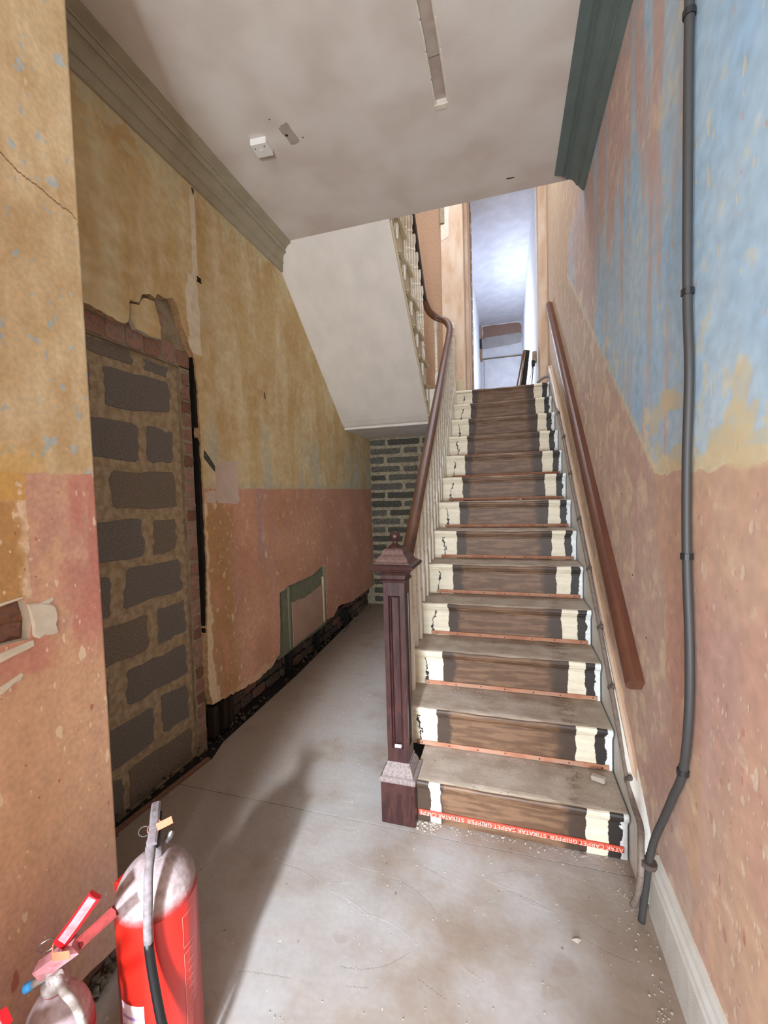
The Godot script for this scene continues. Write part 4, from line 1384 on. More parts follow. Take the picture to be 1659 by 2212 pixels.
	box_part("corridor_end_wall", Vector3(-1.0, 2.5, -10.4), Vector3(0.75, 5.3, -10.05), "white", c)
	st = begin()
	rough(st, [Vector2(-0.50, 4.86), Vector2(0.35, 4.80), Vector2(0.35, 5.18), Vector2(-0.50, 5.18)], 5, 0.03, Vector3(0, 0, -10.05), Vector3(1, 0, 0), Vector3(0, 1, 0), Vector3(0, 0, 1), -0.01, 0.004, 0.002)
	put("bare_plaster_band", st, M["redbrick"], c)
	st = begin()
	rough(st, [Vector2(-0.50, 4.66), Vector2(0.36, 4.72), Vector2(0.36, 4.95), Vector2(-0.50, 4.92)], 5, 0.02, Vector3(0, 0, -10.05), Vector3(1, 0, 0), Vector3(0, 1, 0), Vector3(0, 0, 1), -0.01, 0.012, 0.004)
	put("grey_render_band", st, mat("render", "ceil", Color(0.82, 0.84, 0.87), 0.95, 1.0), c)
	# old frame left on the corridor's left wall
	for q in [[4.72, 5.0, "redbrick"], [4.52, 4.70, "black"], [4.30, 4.50, "wood"]]:
		st = begin()
		bevel_box(st, Vector3(-0.515, (q[0] + q[1]) * 0.5, -9.6), Vector3(0.05, q[1] - q[0], 0.30), 0.005)
		put("broken_frame_piece", st, M[q[2]], c)
	var d := setting("door_1", "flush white door head at the corridor's end")
	box_part("door_leaf", Vector3(-0.46, 2.53, -10.05), Vector3(0.34, 4.42, -10.01), "white", d, 0.004)
	box_part("door_head", Vector3(-0.50, 4.43, -10.05), Vector3(0.36, 4.45, -10.0), "greyplaster", d, 0.003)
	var w2 := setting("window_2", "corridor window")
	st = begin()
	for q in [[3.0, 3.05], [3.73, 3.77], [4.45, 4.5]]:
		span_box(st, Vector3(-0.70, q[0], -8.2), Vector3(-0.64, q[1], -7.0), 0.004)
	for q in [[-8.2, -8.15], [-7.05, -7.0]]:
		span_box(st, Vector3(-0.70, 3.0, q[0]), Vector3(-0.64, 4.5, q[1]), 0.004)
	put("window_frame", st, M["paintwood"], w2)
	box_part("pane", Vector3(-0.676, 3.02, -8.18), Vector3(-0.67, 4.48, -7.02), "skyglass", w2)

func build_lobby() -> void:
	# what stands behind the camera: the front wall with its door and fanlight, the side doorway
	var w := setting("wall_front", "front wall behind the camera")
	box_part("front_wall", Vector3(-1.3, -0.05, 2.55), Vector3(-0.86, 3.4, 2.8), "skim", w)
	box_part("front_wall", Vector3(0.26, -0.05, 2.55), Vector3(0.75, 3.4, 2.8), "skim", w)
	box_part("front_wall", Vector3(-0.86, 2.56, 2.55), Vector3(0.26, 3.4, 2.8), "skim", w)
	var d := setting("door_2", "front door with a fanlight")
	box_part("door_leaf", Vector3(-0.86, 0.0, 2.60), Vector3(-0.20, 2.0, 2.66), "oldpaint", d, 0.004)
	box_part("door_rail", Vector3(-0.20, 0.0, 2.60), Vector3(0.26, 0.36, 2.66), "oldpaint", d, 0.004)
	box_part("door_rail", Vector3(-0.20, 1.72, 2.60), Vector3(0.26, 2.0, 2.66), "oldpaint", d, 0.004)
	box_part("door_pane", Vector3(-0.20, 0.38, 2.625), Vector3(0.26, 1.72, 2.631), "skyglass", d)
	box_part("transom", Vector3(-0.86, 2.0, 2.58), Vector3(0.26, 2.05, 2.68), "paintwood", d, 0.004)
	box_part("fanlight_jamb", Vector3(-0.86, 2.05, 2.58), Vector3(-0.53, 2.56, 2.68), "paintwood", d, 0.004)
	box_part("fanlight_jamb", Vector3(-0.07, 2.05, 2.58), Vector3(0.26, 2.56, 2.68), "paintwood", d, 0.004)
	box_part("fanlight_pane", Vector3(-0.53, 2.05, 2.62), Vector3(-0.07, 2.56, 2.626), "skyglass", d)
	var pt := setting("wall_lobby", "inner lobby partition behind the camera")
	box_part("partition", Vector3(XP - 0.05, 0.0, 0.20), Vector3(-0.775, 2.3, 0.25), "skim", pt, 0.004)
	var e := setting("door_3", "side doorway of the lobby")
	box_part("side_room_wall", Vector3(-2.05, -0.05, 0.3), Vector3(-2.0, 2.4, 1.5), "white", e)
	box_part("doorway_pane", Vector3(-1.22, 0.0, 0.36), Vector3(-1.214, 2.34, 1.44), "skyglass", e)

# ------------------------------------------------------------------ stairs
# turned, bamboo-like baluster standing on y0, its top cut to y1
func baluster(st: SurfaceTool, x: float, z: float, y0: float, y1: float, low: float, blockh: float) -> void:
	var hh := y1 - y0
	var b := 0.0175
	bevel_box(st, Vector3(x, y0 + low * 0.5, z), Vector3(b * 2, low, b * 2), 0.002)
	bevel_box(st, Vector3(x, y1 - blockh * 0.5, z), Vector3(b * 2, blockh, b * 2), 0.002)
	var t := hh - low - blockh
	var p := []
	var ks := [0.0, 0.03, 0.05, 0.09, 0.115, 0.135, 0.25, 0.36, 0.385, 0.405, 0.50, 0.60, 0.62, 0.645, 0.76, 0.865, 0.885, 0.91, 0.95, 0.97, 1.0]
	var rs := [0.0165, 0.0165, 0.012, 0.0145, 0.0175, 0.013, 0.0165, 0.0135, 0.0172, 0.013, 0.0165, 0.0135, 0.0172, 0.013, 0.0165, 0.012, 0.0172, 0.0135, 0.0125, 0.0165, 0.0165]
	for i in ks.size():
		p.append(Vector2(rs[i], low + ks[i] * t))
	lathe(st, p, 10, Vector3(x, y0, z))

func build_stairs() -> void:
	var s := thing("staircase", Vector3.ZERO, "main flight of paint-striped wooden stairs with mahogany newel post rising from the hall floor", "staircase")
	var xl := -0.555
	var xr := 0.425
	for k in range(1, 14):
		var z := zk(k)
		var y := RI * k
		var x0 := xl if k > 1 else -0.402
		# riser board with its scotia and the nosing above, one painted face
		var st := begin()
		var prof := [Vector2(0.0, RI - RI), Vector2(0.0, 0.140), Vector2(0.004, 0.143), Vector2(0.004, 0.148), Vector2(0.007, 0.150), Vector2(0.010, 0.157), Vector2(0.016, 0.162), Vector2(0.017, 0.168)]
		if k == 13:
			prof = [Vector2(0.0, 0.0), Vector2(0.0, 0.160), Vector2(0.006, 0.166)]
		var n := 10
		for i in prof.size() - 1:
			for j in n:
				var xa := lerpf(x0, xr, float(j) / n)
				var xb := lerpf(x0, xr, float(j + 1) / n)
				var p: Vector2 = prof[i]
				var q: Vector2 = prof[i + 1]
				var base := RI * (k - 1)
				quadn(st, Vector3(xa, base + p.y, z + p.x), Vector3(xb, base + p.y, z + p.x), Vector3(xb, base + q.y, z + q.x), Vector3(xa, base + q.y, z + q.x), Vector3(0, 0.2 * (q.x - p.x), 1),
					Vector2((xa + 0.56) / 0.99, 1.0 - p.y / 0.2), Vector2((xb + 0.56) / 0.99, 1.0 - p.y / 0.2), Vector2((xb + 0.56) / 0.99, 1.0 - q.y / 0.2), Vector2((xa + 0.56) / 0.99, 1.0 - q.y / 0.2))
		quadn(st, Vector3(x0, RI * (k - 1), z - 0.02), Vector3(xr, RI * (k - 1), z - 0.02), Vector3(xr, y - 0.03, z - 0.02), Vector3(x0, y - 0.03, z - 0.02), Vector3(0, 0, -1))
		put("riser", st, M["riser4" if k == 1 else "riser%d" % (k % 4)], s)
		# tread with a worn, rounded nosing
		st = begin()
		var edge := begin()
		var zf := z + 0.026
		var zb := zk(k + 1) if k < 13 else z - 0.12
		var th := 0.028
		var pn := [Vector2(-0.010, th), Vector2(-0.003, th - 0.003), Vector2(0.0, th - 0.010), Vector2(0.0, 0.010), Vector2(-0.003, 0.003), Vector2(-0.010, 0.0)]
		n = 14
		for j in n:
			var xa := lerpf(x0 - 0.01, xr, float(j) / n)
			var xb := lerpf(x0 - 0.01, xr, float(j + 1) / n)
			var sa := -0.006 * exp(-pow((xa + 0.02) / 0.22, 2.0)) + 0.002 * sin(xa * 31.0 + k * 1.7)
			var sb := -0.006 * exp(-pow((xb + 0.02) / 0.22, 2.0)) + 0.002 * sin(xb * 31.0 + k * 1.7)
			var ua := (xa + 0.56) / 0.99
			var ub := (xb + 0.56) / 0.99
			quadn(st, Vector3(xa, y, zb - 0.01), Vector3(xb, y, zb - 0.01), Vector3(xb, y, zf - 0.04), Vector3(xa, y, zf - 0.04), Vector3.UP, Vector2(ua, 0.02), Vector2(ub, 0.02), Vector2(ub, 0.85), Vector2(ua, 0.85))
			quadn(st, Vector3(xa, y, zf - 0.04), Vector3(xb, y, zf - 0.04), Vector3(xb, y + sb, zf - 0.010 + sb * 0.5), Vector3(xa, y + sa, zf - 0.010 + sa * 0.5), Vector3.UP, Vector2(ua, 0.85), Vector2(ub, 0.85), Vector2(ub, 0.99), Vector2(ua, 0.99))
			quadn(st, Vector3(xa, y - th, zb), Vector3(xb, y - th, zb), Vector3(xb, y - th, zf - 0.010), Vector3(xa, y - th, zf - 0.010), Vector3.DOWN)
			for i in pn.size() - 1:
				var p: Vector2 = pn[i]
				var q: Vector2 = pn[i + 1]
				var fp := p.y / th
				var fq := q.y / th
				var va := 0.16 - 0.14 * p.y / th
				var vb := 0.16 - 0.14 * q.y / th
				quadn(edge, Vector3(xa, y - th + p.y + sa * fp, zf + p.x + sa * 0.5), Vector3(xb, y - th + p.y + sb * fp, zf + p.x + sb * 0.5), Vector3(xb, y - th + q.y + sb * fq, zf + q.x + sb * 0.5), Vector3(xa, y - th + q.y + sa * fq, zf + q.x + sa * 0.5), Vector3(0, 0.3, 1), Vector2(ua, va), Vector2(ub, va), Vector2(ub, vb), Vector2(ua, vb))
		# left end, which returns past the string
		quadn(st, Vector3(x0 - 0.01, y, zb), Vector3(x0 - 0.01, y, zf - 0.005), Vector3(x0 - 0.01, y - th, zf - 0.005), Vector3(x0 - 0.01, y - th, zb), Vector3(-1, 0, 0))
		var tr := put("tread", st, M["tread%d" % (k % 3)], s)
		also(tr, edge, M["riser4" if k == 1 else "riser%d" % (k % 4)])
		# carpet gripper strip nailed along the foot of the riser
		if k <= 12:
			var gy := RI * (k - 1) + (0.043 if k == 1 else 0.014)
			var gx0 := -0.396 if k == 1 else -0.447 - 0.002 * k
			var gx1 := 0.412
			st = begin()
			var tilt := Basis(Vector3(0, 0, 1), rng.randf_range(-0.006, 0.006)) if k > 1 else Basis.IDENTITY
			bevel_box(st, Vector3((gx0 + gx1) * 0.5, gy, z + 0.0045), Vector3(gx1 - gx0, 0.024 if k == 1 else 0.021, 0.007), 0.0015, tilt)
			var g := put("gripper_strip", st, M["gripred" if k == 1 else "grip"], s)
			if k == 1:
				g.set_meta("label", "orange-red carpet gripper strip with upside-down lettering")
			st = begin()
			for i in 7:
				var nx := lerpf(gx0 + 0.03, gx1 - 0.03, i / 6.0) + rng.randf_range(-0.01, 0.01)
				lathe(st, [Vector2(0.0035, -0.003), Vector2(0.0035, 0.0006), Vector2(0.0001, 0.0014)], 7, Vector3(nx, gy + rng.randf_range(-0.003, 0.003), z + 0.008), Basis(Vector3(1, 0, 0), PI * 0.5))
			put("nail", st, M["nail"], g).set_meta("kind", "stuff")
			if k == 1:
				var tm := TextMesh.new()
				tm.text = "ATAK CARPET GRIPPER  STIKATAK CARPET GRIPPER  STIKATAK CARPE"
				var f := SystemFont.new()
				f.font_names = PackedStringArray(["Droid Sans"])
				tm.font = f
				tm.font_size = 32
				tm.pixel_size = 0.0005
				tm.depth = 0.0006
				tm.material = M["griptext"]
				var mi := MeshInstance3D.new()
				mi.name = "lettering"
				mi.mesh = tm
				var wd: float = maxf(tm.get_aabb().size.x, 0.01)
				var ht: float = maxf(tm.get_aabb().size.y, 0.001)
				mi.scale = Vector3(0.80 / wd, 0.0165 / ht, 1.0)
				mi.rotation = Vector3(0, 0, PI)
				mi.position = Vector3((gx0 + gx1) * 0.5, gy - 0.0005, z + 0.0085)
				g.add_child(mi, true)
	# right string, housed along the wall, its top edge rounded
	var line := func(z: float) -> float: return RI * (1.0 + (Z0 + 0.026 - z) / GO)
	var st := begin()
	var poly := PackedVector2Array([Vector2(1.60, -0.02), Vector2(1.56, 0.02), Vector2(1.555, 0.08), Vector2(1.58, 0.14), Vector2(1.66, 0.235)])
	var za := 1.74
	while za < 4.75:
		poly.append(Vector2(za, line.call(-za) + 0.105))
		za += 0.5
	poly.append_array([Vector2(4.78, line.call(-4.78) + 0.10), Vector2(4.78, 2.3), Vector2(2.2, 0.0)])
	plate(st, poly, Vector3(XR, 0, 0), Vector3(0, 0, -1), Vector3(0, 1, 0), Vector3(-1, 0, 0), -0.005, 0.038)
	put("wall_string", st, M["stringer"], s)
	st = begin()
	sweep(st, [Vector3(XR - 0.012, 0.20, -1.66), Vector3(XR - 0.012, line.call(-1.85) + 0.11, -1.85), Vector3(XR - 0.012, line.call(-4.75) + 0.11, -4.75)], [Vector2(-0.012, -0.01), Vector2(0.012, -0.01), Vector2(0.012, 0.006), Vector2(0.0, 0.014), Vector2(-0.012, 0.010)])
	put("string_capping", st, M["skim"], s)
	# outer string with its cut edge and the spandrel panelling under it
	st = begin()
	poly = PackedVector2Array([Vector2(1.80, 0.0)])
	for k in range(1, 13):
		poly.append(Vector2(-zk(k) if k > 1 else 1.80, RI * k - 0.03))
		poly.append(Vector2(-zk(k + 1), RI * k - 0.03))
	poly.append_array([Vector2(-zk(13), 2.15), Vector2(-zk(13), 0.0)])
	plate(st, poly, Vector3(xl, 0, 0), Vector3(0, 0, -1), Vector3(0, 1, 0), Vector3(-1, 0, 0), -0.03, 0.0)
	put("outer_string", st, M["oldpaint"], s)

	# newel post
	var nw := Node3D.new()
	nw.name = "newel_post"
	s.add_child(nw, true)
	nw.position = Vector3(-0.4775, 0, -1.776)
	st = begin()
	bevel_box(st, Vector3(0, 0.095, 0), Vector3(0.152, 0.19, 0.152), 0.004)
	put("base_block", st, M["mahog"], nw)
	st = begin()
	square_lathe(st, [Vector2(0.078, 0.188), Vector2(0.081, 0.195), Vector2(0.081, 0.203), Vector2(0.076, 0.210), Vector2(0.068, 0.214), Vector2(0.066, 0.226), Vector2(0.056, 0.250), Vector2(0.051, 0.256), Vector2(0.051, 0.268)])
	put("base_moulding", st, M["dustgrey"], nw)
	# shaft with a sunk panel on every face
	st = begin()
	var w0 := 0.0475
	var pw := 0.026
	var py0 := 0.33
	var py1 := 1.005
	for a in 4:
		var bs := Basis(Vector3.UP, a * PI * 0.5)
		var fq := func(x0: float, y0: float, x1: float, y1: float) -> void:
			quadn(st, bs * Vector3(x0, y0, w0), bs * Vector3(x1, y0, w0), bs * Vector3(x1, y1, w0), bs * Vector3(x0, y1, w0), bs * Vector3(0, 0, 1))
		fq.call(-w0, 0.262, -pw, 1.08)
		fq.call(pw, 0.262, w0, 1.08)
		fq.call(-pw, 0.262, pw, py0)
		fq.call(-pw, py1, pw, 1.08)
		# stepped moulding into the panel
		var steps := [[0.0, 0.0], [0.002, -0.008], [0.006, -0.004], [0.009, -0.006], [0.012, -0.018]]
		for i in steps.size() - 1:
			var p: Array = steps[i]
			var q: Array = steps[i + 1]
			var co := [Vector2(-1, -1), Vector2(1, -1), Vector2(1, 1), Vector2(-1, 1)]
			for e in 4:
				var c0: Vector2 = co[e]
				var c1: Vector2 = co[(e + 1) % 4]
				var g := func(c: Vector2, ins: float, dz: float) -> Vector3:
					return bs * Vector3(c.x * (pw - ins), (py0 + ins) if c.y < 0.0 else (py1 - ins), w0 + dz)
				quadn(st, g.call(c0, p[0], p[1]), g.call(c1, p[0], p[1]), g.call(c1, q[0], q[1]), g.call(c0, q[0], q[1]), bs * Vector3(-(c0.x + c1.x) * 0.5, -(c0.y + c1.y) * 0.5, 1.2))
		quadn(st, bs * Vector3(-pw + 0.012, py0 + 0.012, w0 - 0.018), bs * Vector3(pw - 0.012, py0 + 0.012, w0 - 0.018), bs * Vector3(pw - 0.012, py1 - 0.012, w0 - 0.018), bs * Vector3(-pw + 0.012, py1 - 0.012, w0 - 0.018), bs * Vector3(0, 0, 1))
	put("shaft", st, M["mahog"], nw)
	st = begin()
	bevel_box(st, Vector3(0.0, py0 + 0.008, w0 - 0.003), Vector3(0.030, 0.014, 0.004), 0.001, Basis(Vector3(1, 0, 0), -0.6))
	put("dust_ledge", st, M["dust_pale"] if M.has("dust_pale") else M["dustymahog"], nw)
	st = begin()
	square_lathe(st, [Vector2(0.0475, 1.062), Vector2(0.056, 1.066), Vector2(0.058, 1.074), Vector2(0.052, 1.079), Vector2(0.053, 1.095), Vector2(0.062, 1.108), Vector2(0.074, 1.114), Vector2(0.076, 1.120), Vector2(0.076, 1.122)])
	put("neck_moulding", st, M["mahog"], nw)
	st = begin()
	square_lathe(st, [Vector2(0.074, 1.120), Vector2(0.090, 1.122), Vector2(0.097, 1.128), Vector2(0.099, 1.135), Vector2(0.094, 1.142), Vector2(0.080, 1.147)])
	put("cap_plate", st, M["mahog"], nw)
	st = begin()
	square_lathe(st, [Vector2(0.082, 1.144), Vector2(0.078, 1.151), Vector2(0.071, 1.155), Vector2(0.069, 1.163), Vector2(0.060, 1.176), Vector2(0.050, 1.184), Vector2(0.047, 1.190), Vector2(0.046, 1.199), Vector2(0.040, 1.206), Vector2(0.020, 1.211), Vector2(0.001, 1.213)])
	put("cap", st, M["dustymahog"], nw)
	st = begin(true)
	lathe(st, [Vector2(0.034, 1.205), Vector2(0.032, 1.212), Vector2(0.022, 1.220), Vector2(0.012, 1.228), Vector2(0.0095, 1.234), Vector2(0.012, 1.239), Vector2(0.019, 1.246), Vector2(0.0235, 1.256), Vector2(0.0235, 1.264), Vector2(0.019, 1.274), Vector2(0.010, 1.280), Vector2(0.0001, 1.282)], 20)
	put("ball_finial", st, M["mahog"], nw)

	# handrail: straight up to the landing, then the wreath over to the upper flight
	var r0 := Vector3(-0.503, 1.139, -2.130)
	var r1 := Vector3(-0.532, 2.915, -4.190)
	var path := [r0 + (r0 - r1) * 0.148, r0, r0.lerp(r1, 0.25), r0.lerp(r1, 0.5), r0.lerp(r1, 0.75)]
	var tail := smooth_path([r1, Vector3(-0.531, 3.030, -4.30), Vector3(-0.540, 3.110, -4.37), Vector3(-0.572, 3.188, -4.43), Vector3(-0.625, 3.236, -4.462), Vector3(-0.695, 3.271, -4.45), Vector3(-0.752, 3.318, -4.395), Vector3(-0.785, 3.40, -4.33)], 5)
	path.append_array(tail)
	st = begin()
	var rp := [Vector2(-0.020, -0.030), Vector2(0.020, -0.030), Vector2(0.023, -0.024), Vector2(0.023, -0.014), Vector2(0.029, -0.008), Vector2(0.032, 0.0), Vector2(0.032, 0.008), Vector2(0.029, 0.017), Vector2(0.023, 0.024), Vector2(0.015, 0.029), Vector2(0.005, 0.032), Vector2(-0.005, 0.032), Vector2(-0.015, 0.029), Vector2(-0.023, 0.024), Vector2(-0.029, 0.017), Vector2(-0.032, 0.008), Vector2(-0.032, 0.0), Vector2(-0.029, -0.008), Vector2(-0.023, -0.014), Vector2(-0.023, -0.024)]
	sweep(st, path, rp)
	put("handrail", st, M["rail"], s)
	# balusters, two to a tread
	for k in range(1, 13):
		for j in 2:
			if k == 1 and j == 0:
				continue
			var z := zk(k) - 0.035 - j * 0.1223
			var t := (z - r0.z) / (r1.z - r0.z)
			var yr := lerpf(r0.y, r1.y, t) - 0.036
			var x := lerpf(-0.5085, -0.530, t)
			st = begin()
			baluster(st, x, z, RI * k, yr, 0.17 + 0.10 * j, 0.06)
			put("baluster", st, M["paintwood"], s)
	for q in [[-0.556, -4.50, 3.135], [-0.70, -4.49, 3.24]]:
		st = begin()
		baluster(st, q[0], q[1], 2.535, q[2], 0.15, 0.075)
		put("baluster", st, M["paintwood"], s)
	# apron round the well edge between the two flights
	st = begin()
	sweep(st, [Vector3(-0.545, 2.43, -4.66), Vector3(-0.575, 2.43, -4.70), Vector3(-0.66, 2.43, -4.72), Vector3(-0.74, 2.43, -4.66), Vector3(-0.765, 2.43, -4.50), Vector3(-0.765, 2.43, -4.25)], [Vector2(-0.012, -0.22), Vector2(0.012, -0.22), Vector2(0.012, 0.10), Vector2(-0.012, 0.10)])
	put("well_apron", st, M["oldpaint"], s)

# a square section that follows a profile (half width, height)
func square_lathe(st: SurfaceTool, prof: Array) -> void:
	for i in prof.size() - 1:
		var p: Vector2 = prof[i]
		var q: Vector2 = prof[i + 1]
		for a in 4:
			var bs := Basis(Vector3.UP, a * PI * 0.5)
			var n := bs * Vector3(0, -(q.x - p.x), (q.y - p.y) + 0.0001)
			quadn(st, bs * Vector3(-p.x, p.y, p.x), bs * Vector3(p.x, p.y, p.x), bs * Vector3(q.x, q.y, q.x), bs * Vector3(-q.x, q.y, q.x), n)
	for e in [0, prof.size() - 1]:
		var p: Vector2 = prof[e]
		quadn(st, Vector3(-p.x, p.y, -p.x), Vector3(p.x, p.y, -p.x), Vector3(p.x, p.y, p.x), Vector3(-p.x, p.y, p.x), Vector3.DOWN if e == 0 else Vector3.UP)

func build_upper_stairs() -> void:
	var s := thing("staircase", Vector3.ZERO, "upper return flight with white plaster soffit and bracketed cream string above the hall", "staircase")
	var xs := -0.768
	# sloping plaster soffit, rounded down into the landing's underside
	var sof := [Vector2(2.92, 3.362), Vector2(4.24, 2.228), Vector2(4.30, 2.185), Vector2(4.36, 2.162), Vector2(4.42, 2.152), Vector2(5.2, 2.15)]
	var poly := PackedVector2Array(sof)
	poly.append_array([Vector2(5.2, 2.17), Vector2(4.42, 2.172), Vector2(4.36, 2.19), Vector2(4.28, 2.25), Vector2(2.92, 3.40)])
	var st := begin()
	plate(st, poly, Vector3(xs + 0.004, 0, 0), Vector3(0, 0, -1), Vector3(0, 1, 0), Vector3(1, 0, 0), -0.94, 0.0)
	put("soffit", st, M["soffit"], s)
	# treads and risers climbing towards the camera
	var g := 0.222
	var r := 0.193
	var zf := -4.25
	for j in range(1, 7):
		var z := zf + g * (j - 1)
		var y := 2.535 + r * j
		st = begin()
		span_box(st, Vector3(-1.70, y - r, z), Vector3(xs, y - 0.028, z + 0.018), 0.0)
		put("riser", st, M["oldpaint"], s)
		st = begin()
		span_box(st, Vector3(-1.70, y - 0.028, z - 0.025), Vector3(xs + 0.030, y, z + g + 0.01), 0.005)
		put("tread", st, M["oldpaint"], s)
	# cut string face
	st = begin()
	var sp := [Vector2(2.95, 3.345), Vector2(4.24, 2.232), Vector2(4.40, 2.155), Vector2(4.62, 2.152), Vector2(4.62, 2.50), Vector2(-zf, 2.50)]
	for j in range(1, 7):
		sp.append(Vector2(-(zf + g * (j - 1)), 2.535 + r * j - 0.03))
		sp.append(Vector2(-(zf + g * j), 2.535 + r * j - 0.03))
	plate(st, PackedVector2Array(sp), Vector3(xs, 0, 0), Vector3(0, 0, -1), Vector3(0, 1, 0), Vector3(1, 0, 0), -0.03, 0.0)
	put("cut_string", st, M["oldpaint"], s)
	# bead along the string's lower edge
	st = begin()
	sweep(st, [Vector3(xs + 0.008, 3.36, -2.97), Vector3(xs + 0.008, 2.26, -4.235), Vector3(xs + 0.008, 2.175, -4.40), Vector3(xs + 0.008, 2.165, -4.62)], [Vector2(-0.008, -0.010), Vector2(0.008, -0.010), Vector2(0.010, 0.0), Vector2(0.006, 0.010), Vector2(-0.008, 0.012)])
	put("string_bead", st, M["oldpaint"], s)
	for j in range(0, 6):
		var z := zf + g * j
		var y := 2.535 + r * j - 0.030
		# scotia return under the nosing and the tapering fretted bracket
		st = begin()
		span_box(st, Vector3(xs, y - 0.012, z - 0.03), Vector3(xs + 0.026, y, z + g - 0.03), 0.003)
		span_box(st, Vector3(xs, y - 0.026, z - 0.02), Vector3(xs + 0.018, y - 0.012, z + g - 0.04), 0.003)
		put("nosing_return", st, M["oldpaint"], s)
		st = begin()
		var bp := PackedVector2Array([Vector2(0.0, 0.0), Vector2(0.05, 0.0), Vector2(0.046, -0.018), Vector2(0.036, -0.026), Vector2(0.034, -0.04), Vector2(0.026, -0.05), Vector2(0.022, -0.10), Vector2(0.010, -0.115), Vector2(0.0, -0.115)])
		plate(st, bp, Vector3(xs, y - 0.026, z + 0.03), Vector3(0, 0, -1), Vector3(0, 1, 0), Vector3(1, 0, 0), -0.005, 0.018)
		put("bracket", st, M["paintwood"], s)
		st = begin()
		sweep(st, [Vector3(xs + 0.004, y - 0.05, z + 0.06), Vector3(xs + 0.004, y - 0.10, z + 0.075), Vector3(xs + 0.004, y - 0.115, z + 0.15), Vector3(xs + 0.004, y - 0.055, z + 0.16), Vector3(xs + 0.004, y - 0.045, z + 0.07)], circle(0.006, 6), Vector3(1, 0, 0))
		put("string_moulding", st, M["paintwood"], s)
	# balusters and dark rail
	var up := [Vector3(-0.785, 3.40, -4.33), Vector3(-0.79, 3.49, -4.25), Vector3(-0.79, 3.685, -4.06), Vector3(-0.79, 3.969, -3.80), Vector3(-0.79, 4.70, -3.02)]
	for i in 11:
		var z := -4.22 + i * 0.111
		var j := int(floor((z - zf) / g)) + 1
		var y0 := 2.535 + r * j
		var yr := 3.49 + (z + 4.25) * 0.94 - 0.03
		st = begin()
		baluster(st, -0.790, z, y0, yr, 0.12 + 0.08 * (i % 2), 0.07)
		put("baluster", st, M["paintwood"], s)
	st = begin()
	sweep(st, up, [Vector2(-0.022, -0.030), Vector2(0.022, -0.030), Vector2(0.030, -0.004), Vector2(0.030, 0.012), Vector2(0.012, 0.032), Vector2(-0.012, 0.032), Vector2(-0.030, 0.012), Vector2(-0.030, -0.004)])
	put("handrail", st, M["raildark"], s)

func build_wall_rail() -> void:
	var s := thing("wall_handrail", Vector3.ZERO, "brown varnished handrail fixed along the right stair wall", "handrail")
	var a := Vector3(0.440, 0.712, -1.718)
	var b := Vector3(0.440, 3.335, -4.735)
	var st := begin()
	var rp := [Vector2(0.030, -0.030)]
	for i in 13:
		var an := -PI * 0.5 - PI * i / 12.0
		rp.append(Vector2(-0.002 + 0.028 * cos(an), 0.037 * sin(an)))
	rp.append(Vector2(0.030, 0.026))
	sweep(st, [a, a.lerp(b, 0.3), a.lerp(b, 0.6), b], rp)
	put("rail", st, M["wallrail"], s)
	for t in [0.06, 0.33, 0.6, 0.9]:
		var c := a.lerp(b, t)
		st = begin()
		bevel_box(st, c + Vector3(0.024, -0.045, 0.0), Vector3(0.012, 0.06, 0.03), 0.003)
		put("bracket", st, M["nail"], s)
	st = begin()
	for i in 26:
		var c := a.lerp(b, rng.randf_range(0.0, 0.42))
		lump(st, c + Vector3(0.022 + rng.randf_range(-0.006, 0.004), 0.029 + rng.randf_range(-0.003, 0.003), 0), Vector3.ONE * rng.randf_range(0.002, 0.006), Basis.from_euler(Vector3(rng.randf(), rng.randf(), rng.randf()) * 6.0))
	put("plaster_crumbs", st, M["filler"], s).set_meta("kind", "stuff")

func clip(parent: Node3D, c: Vector3, dir: Vector3, r: float, m: String) -> void:
	var st := begin()
	var d := dir.normalized()
	sweep(st, [c - d * 0.008, c + d * 0.008], circle(r + 0.0035, 10), Vector3(1, 0, 0))
	var side := d.cross(Vector3(1, 0, 0)).normalized()
	bevel_box(st, c + side * (r + 0.008) + Vector3(r * 0.4, 0, 0), Vector3(0.016, 0.018, 0.016), 0.003)
	put("clip", st, M[m], parent)

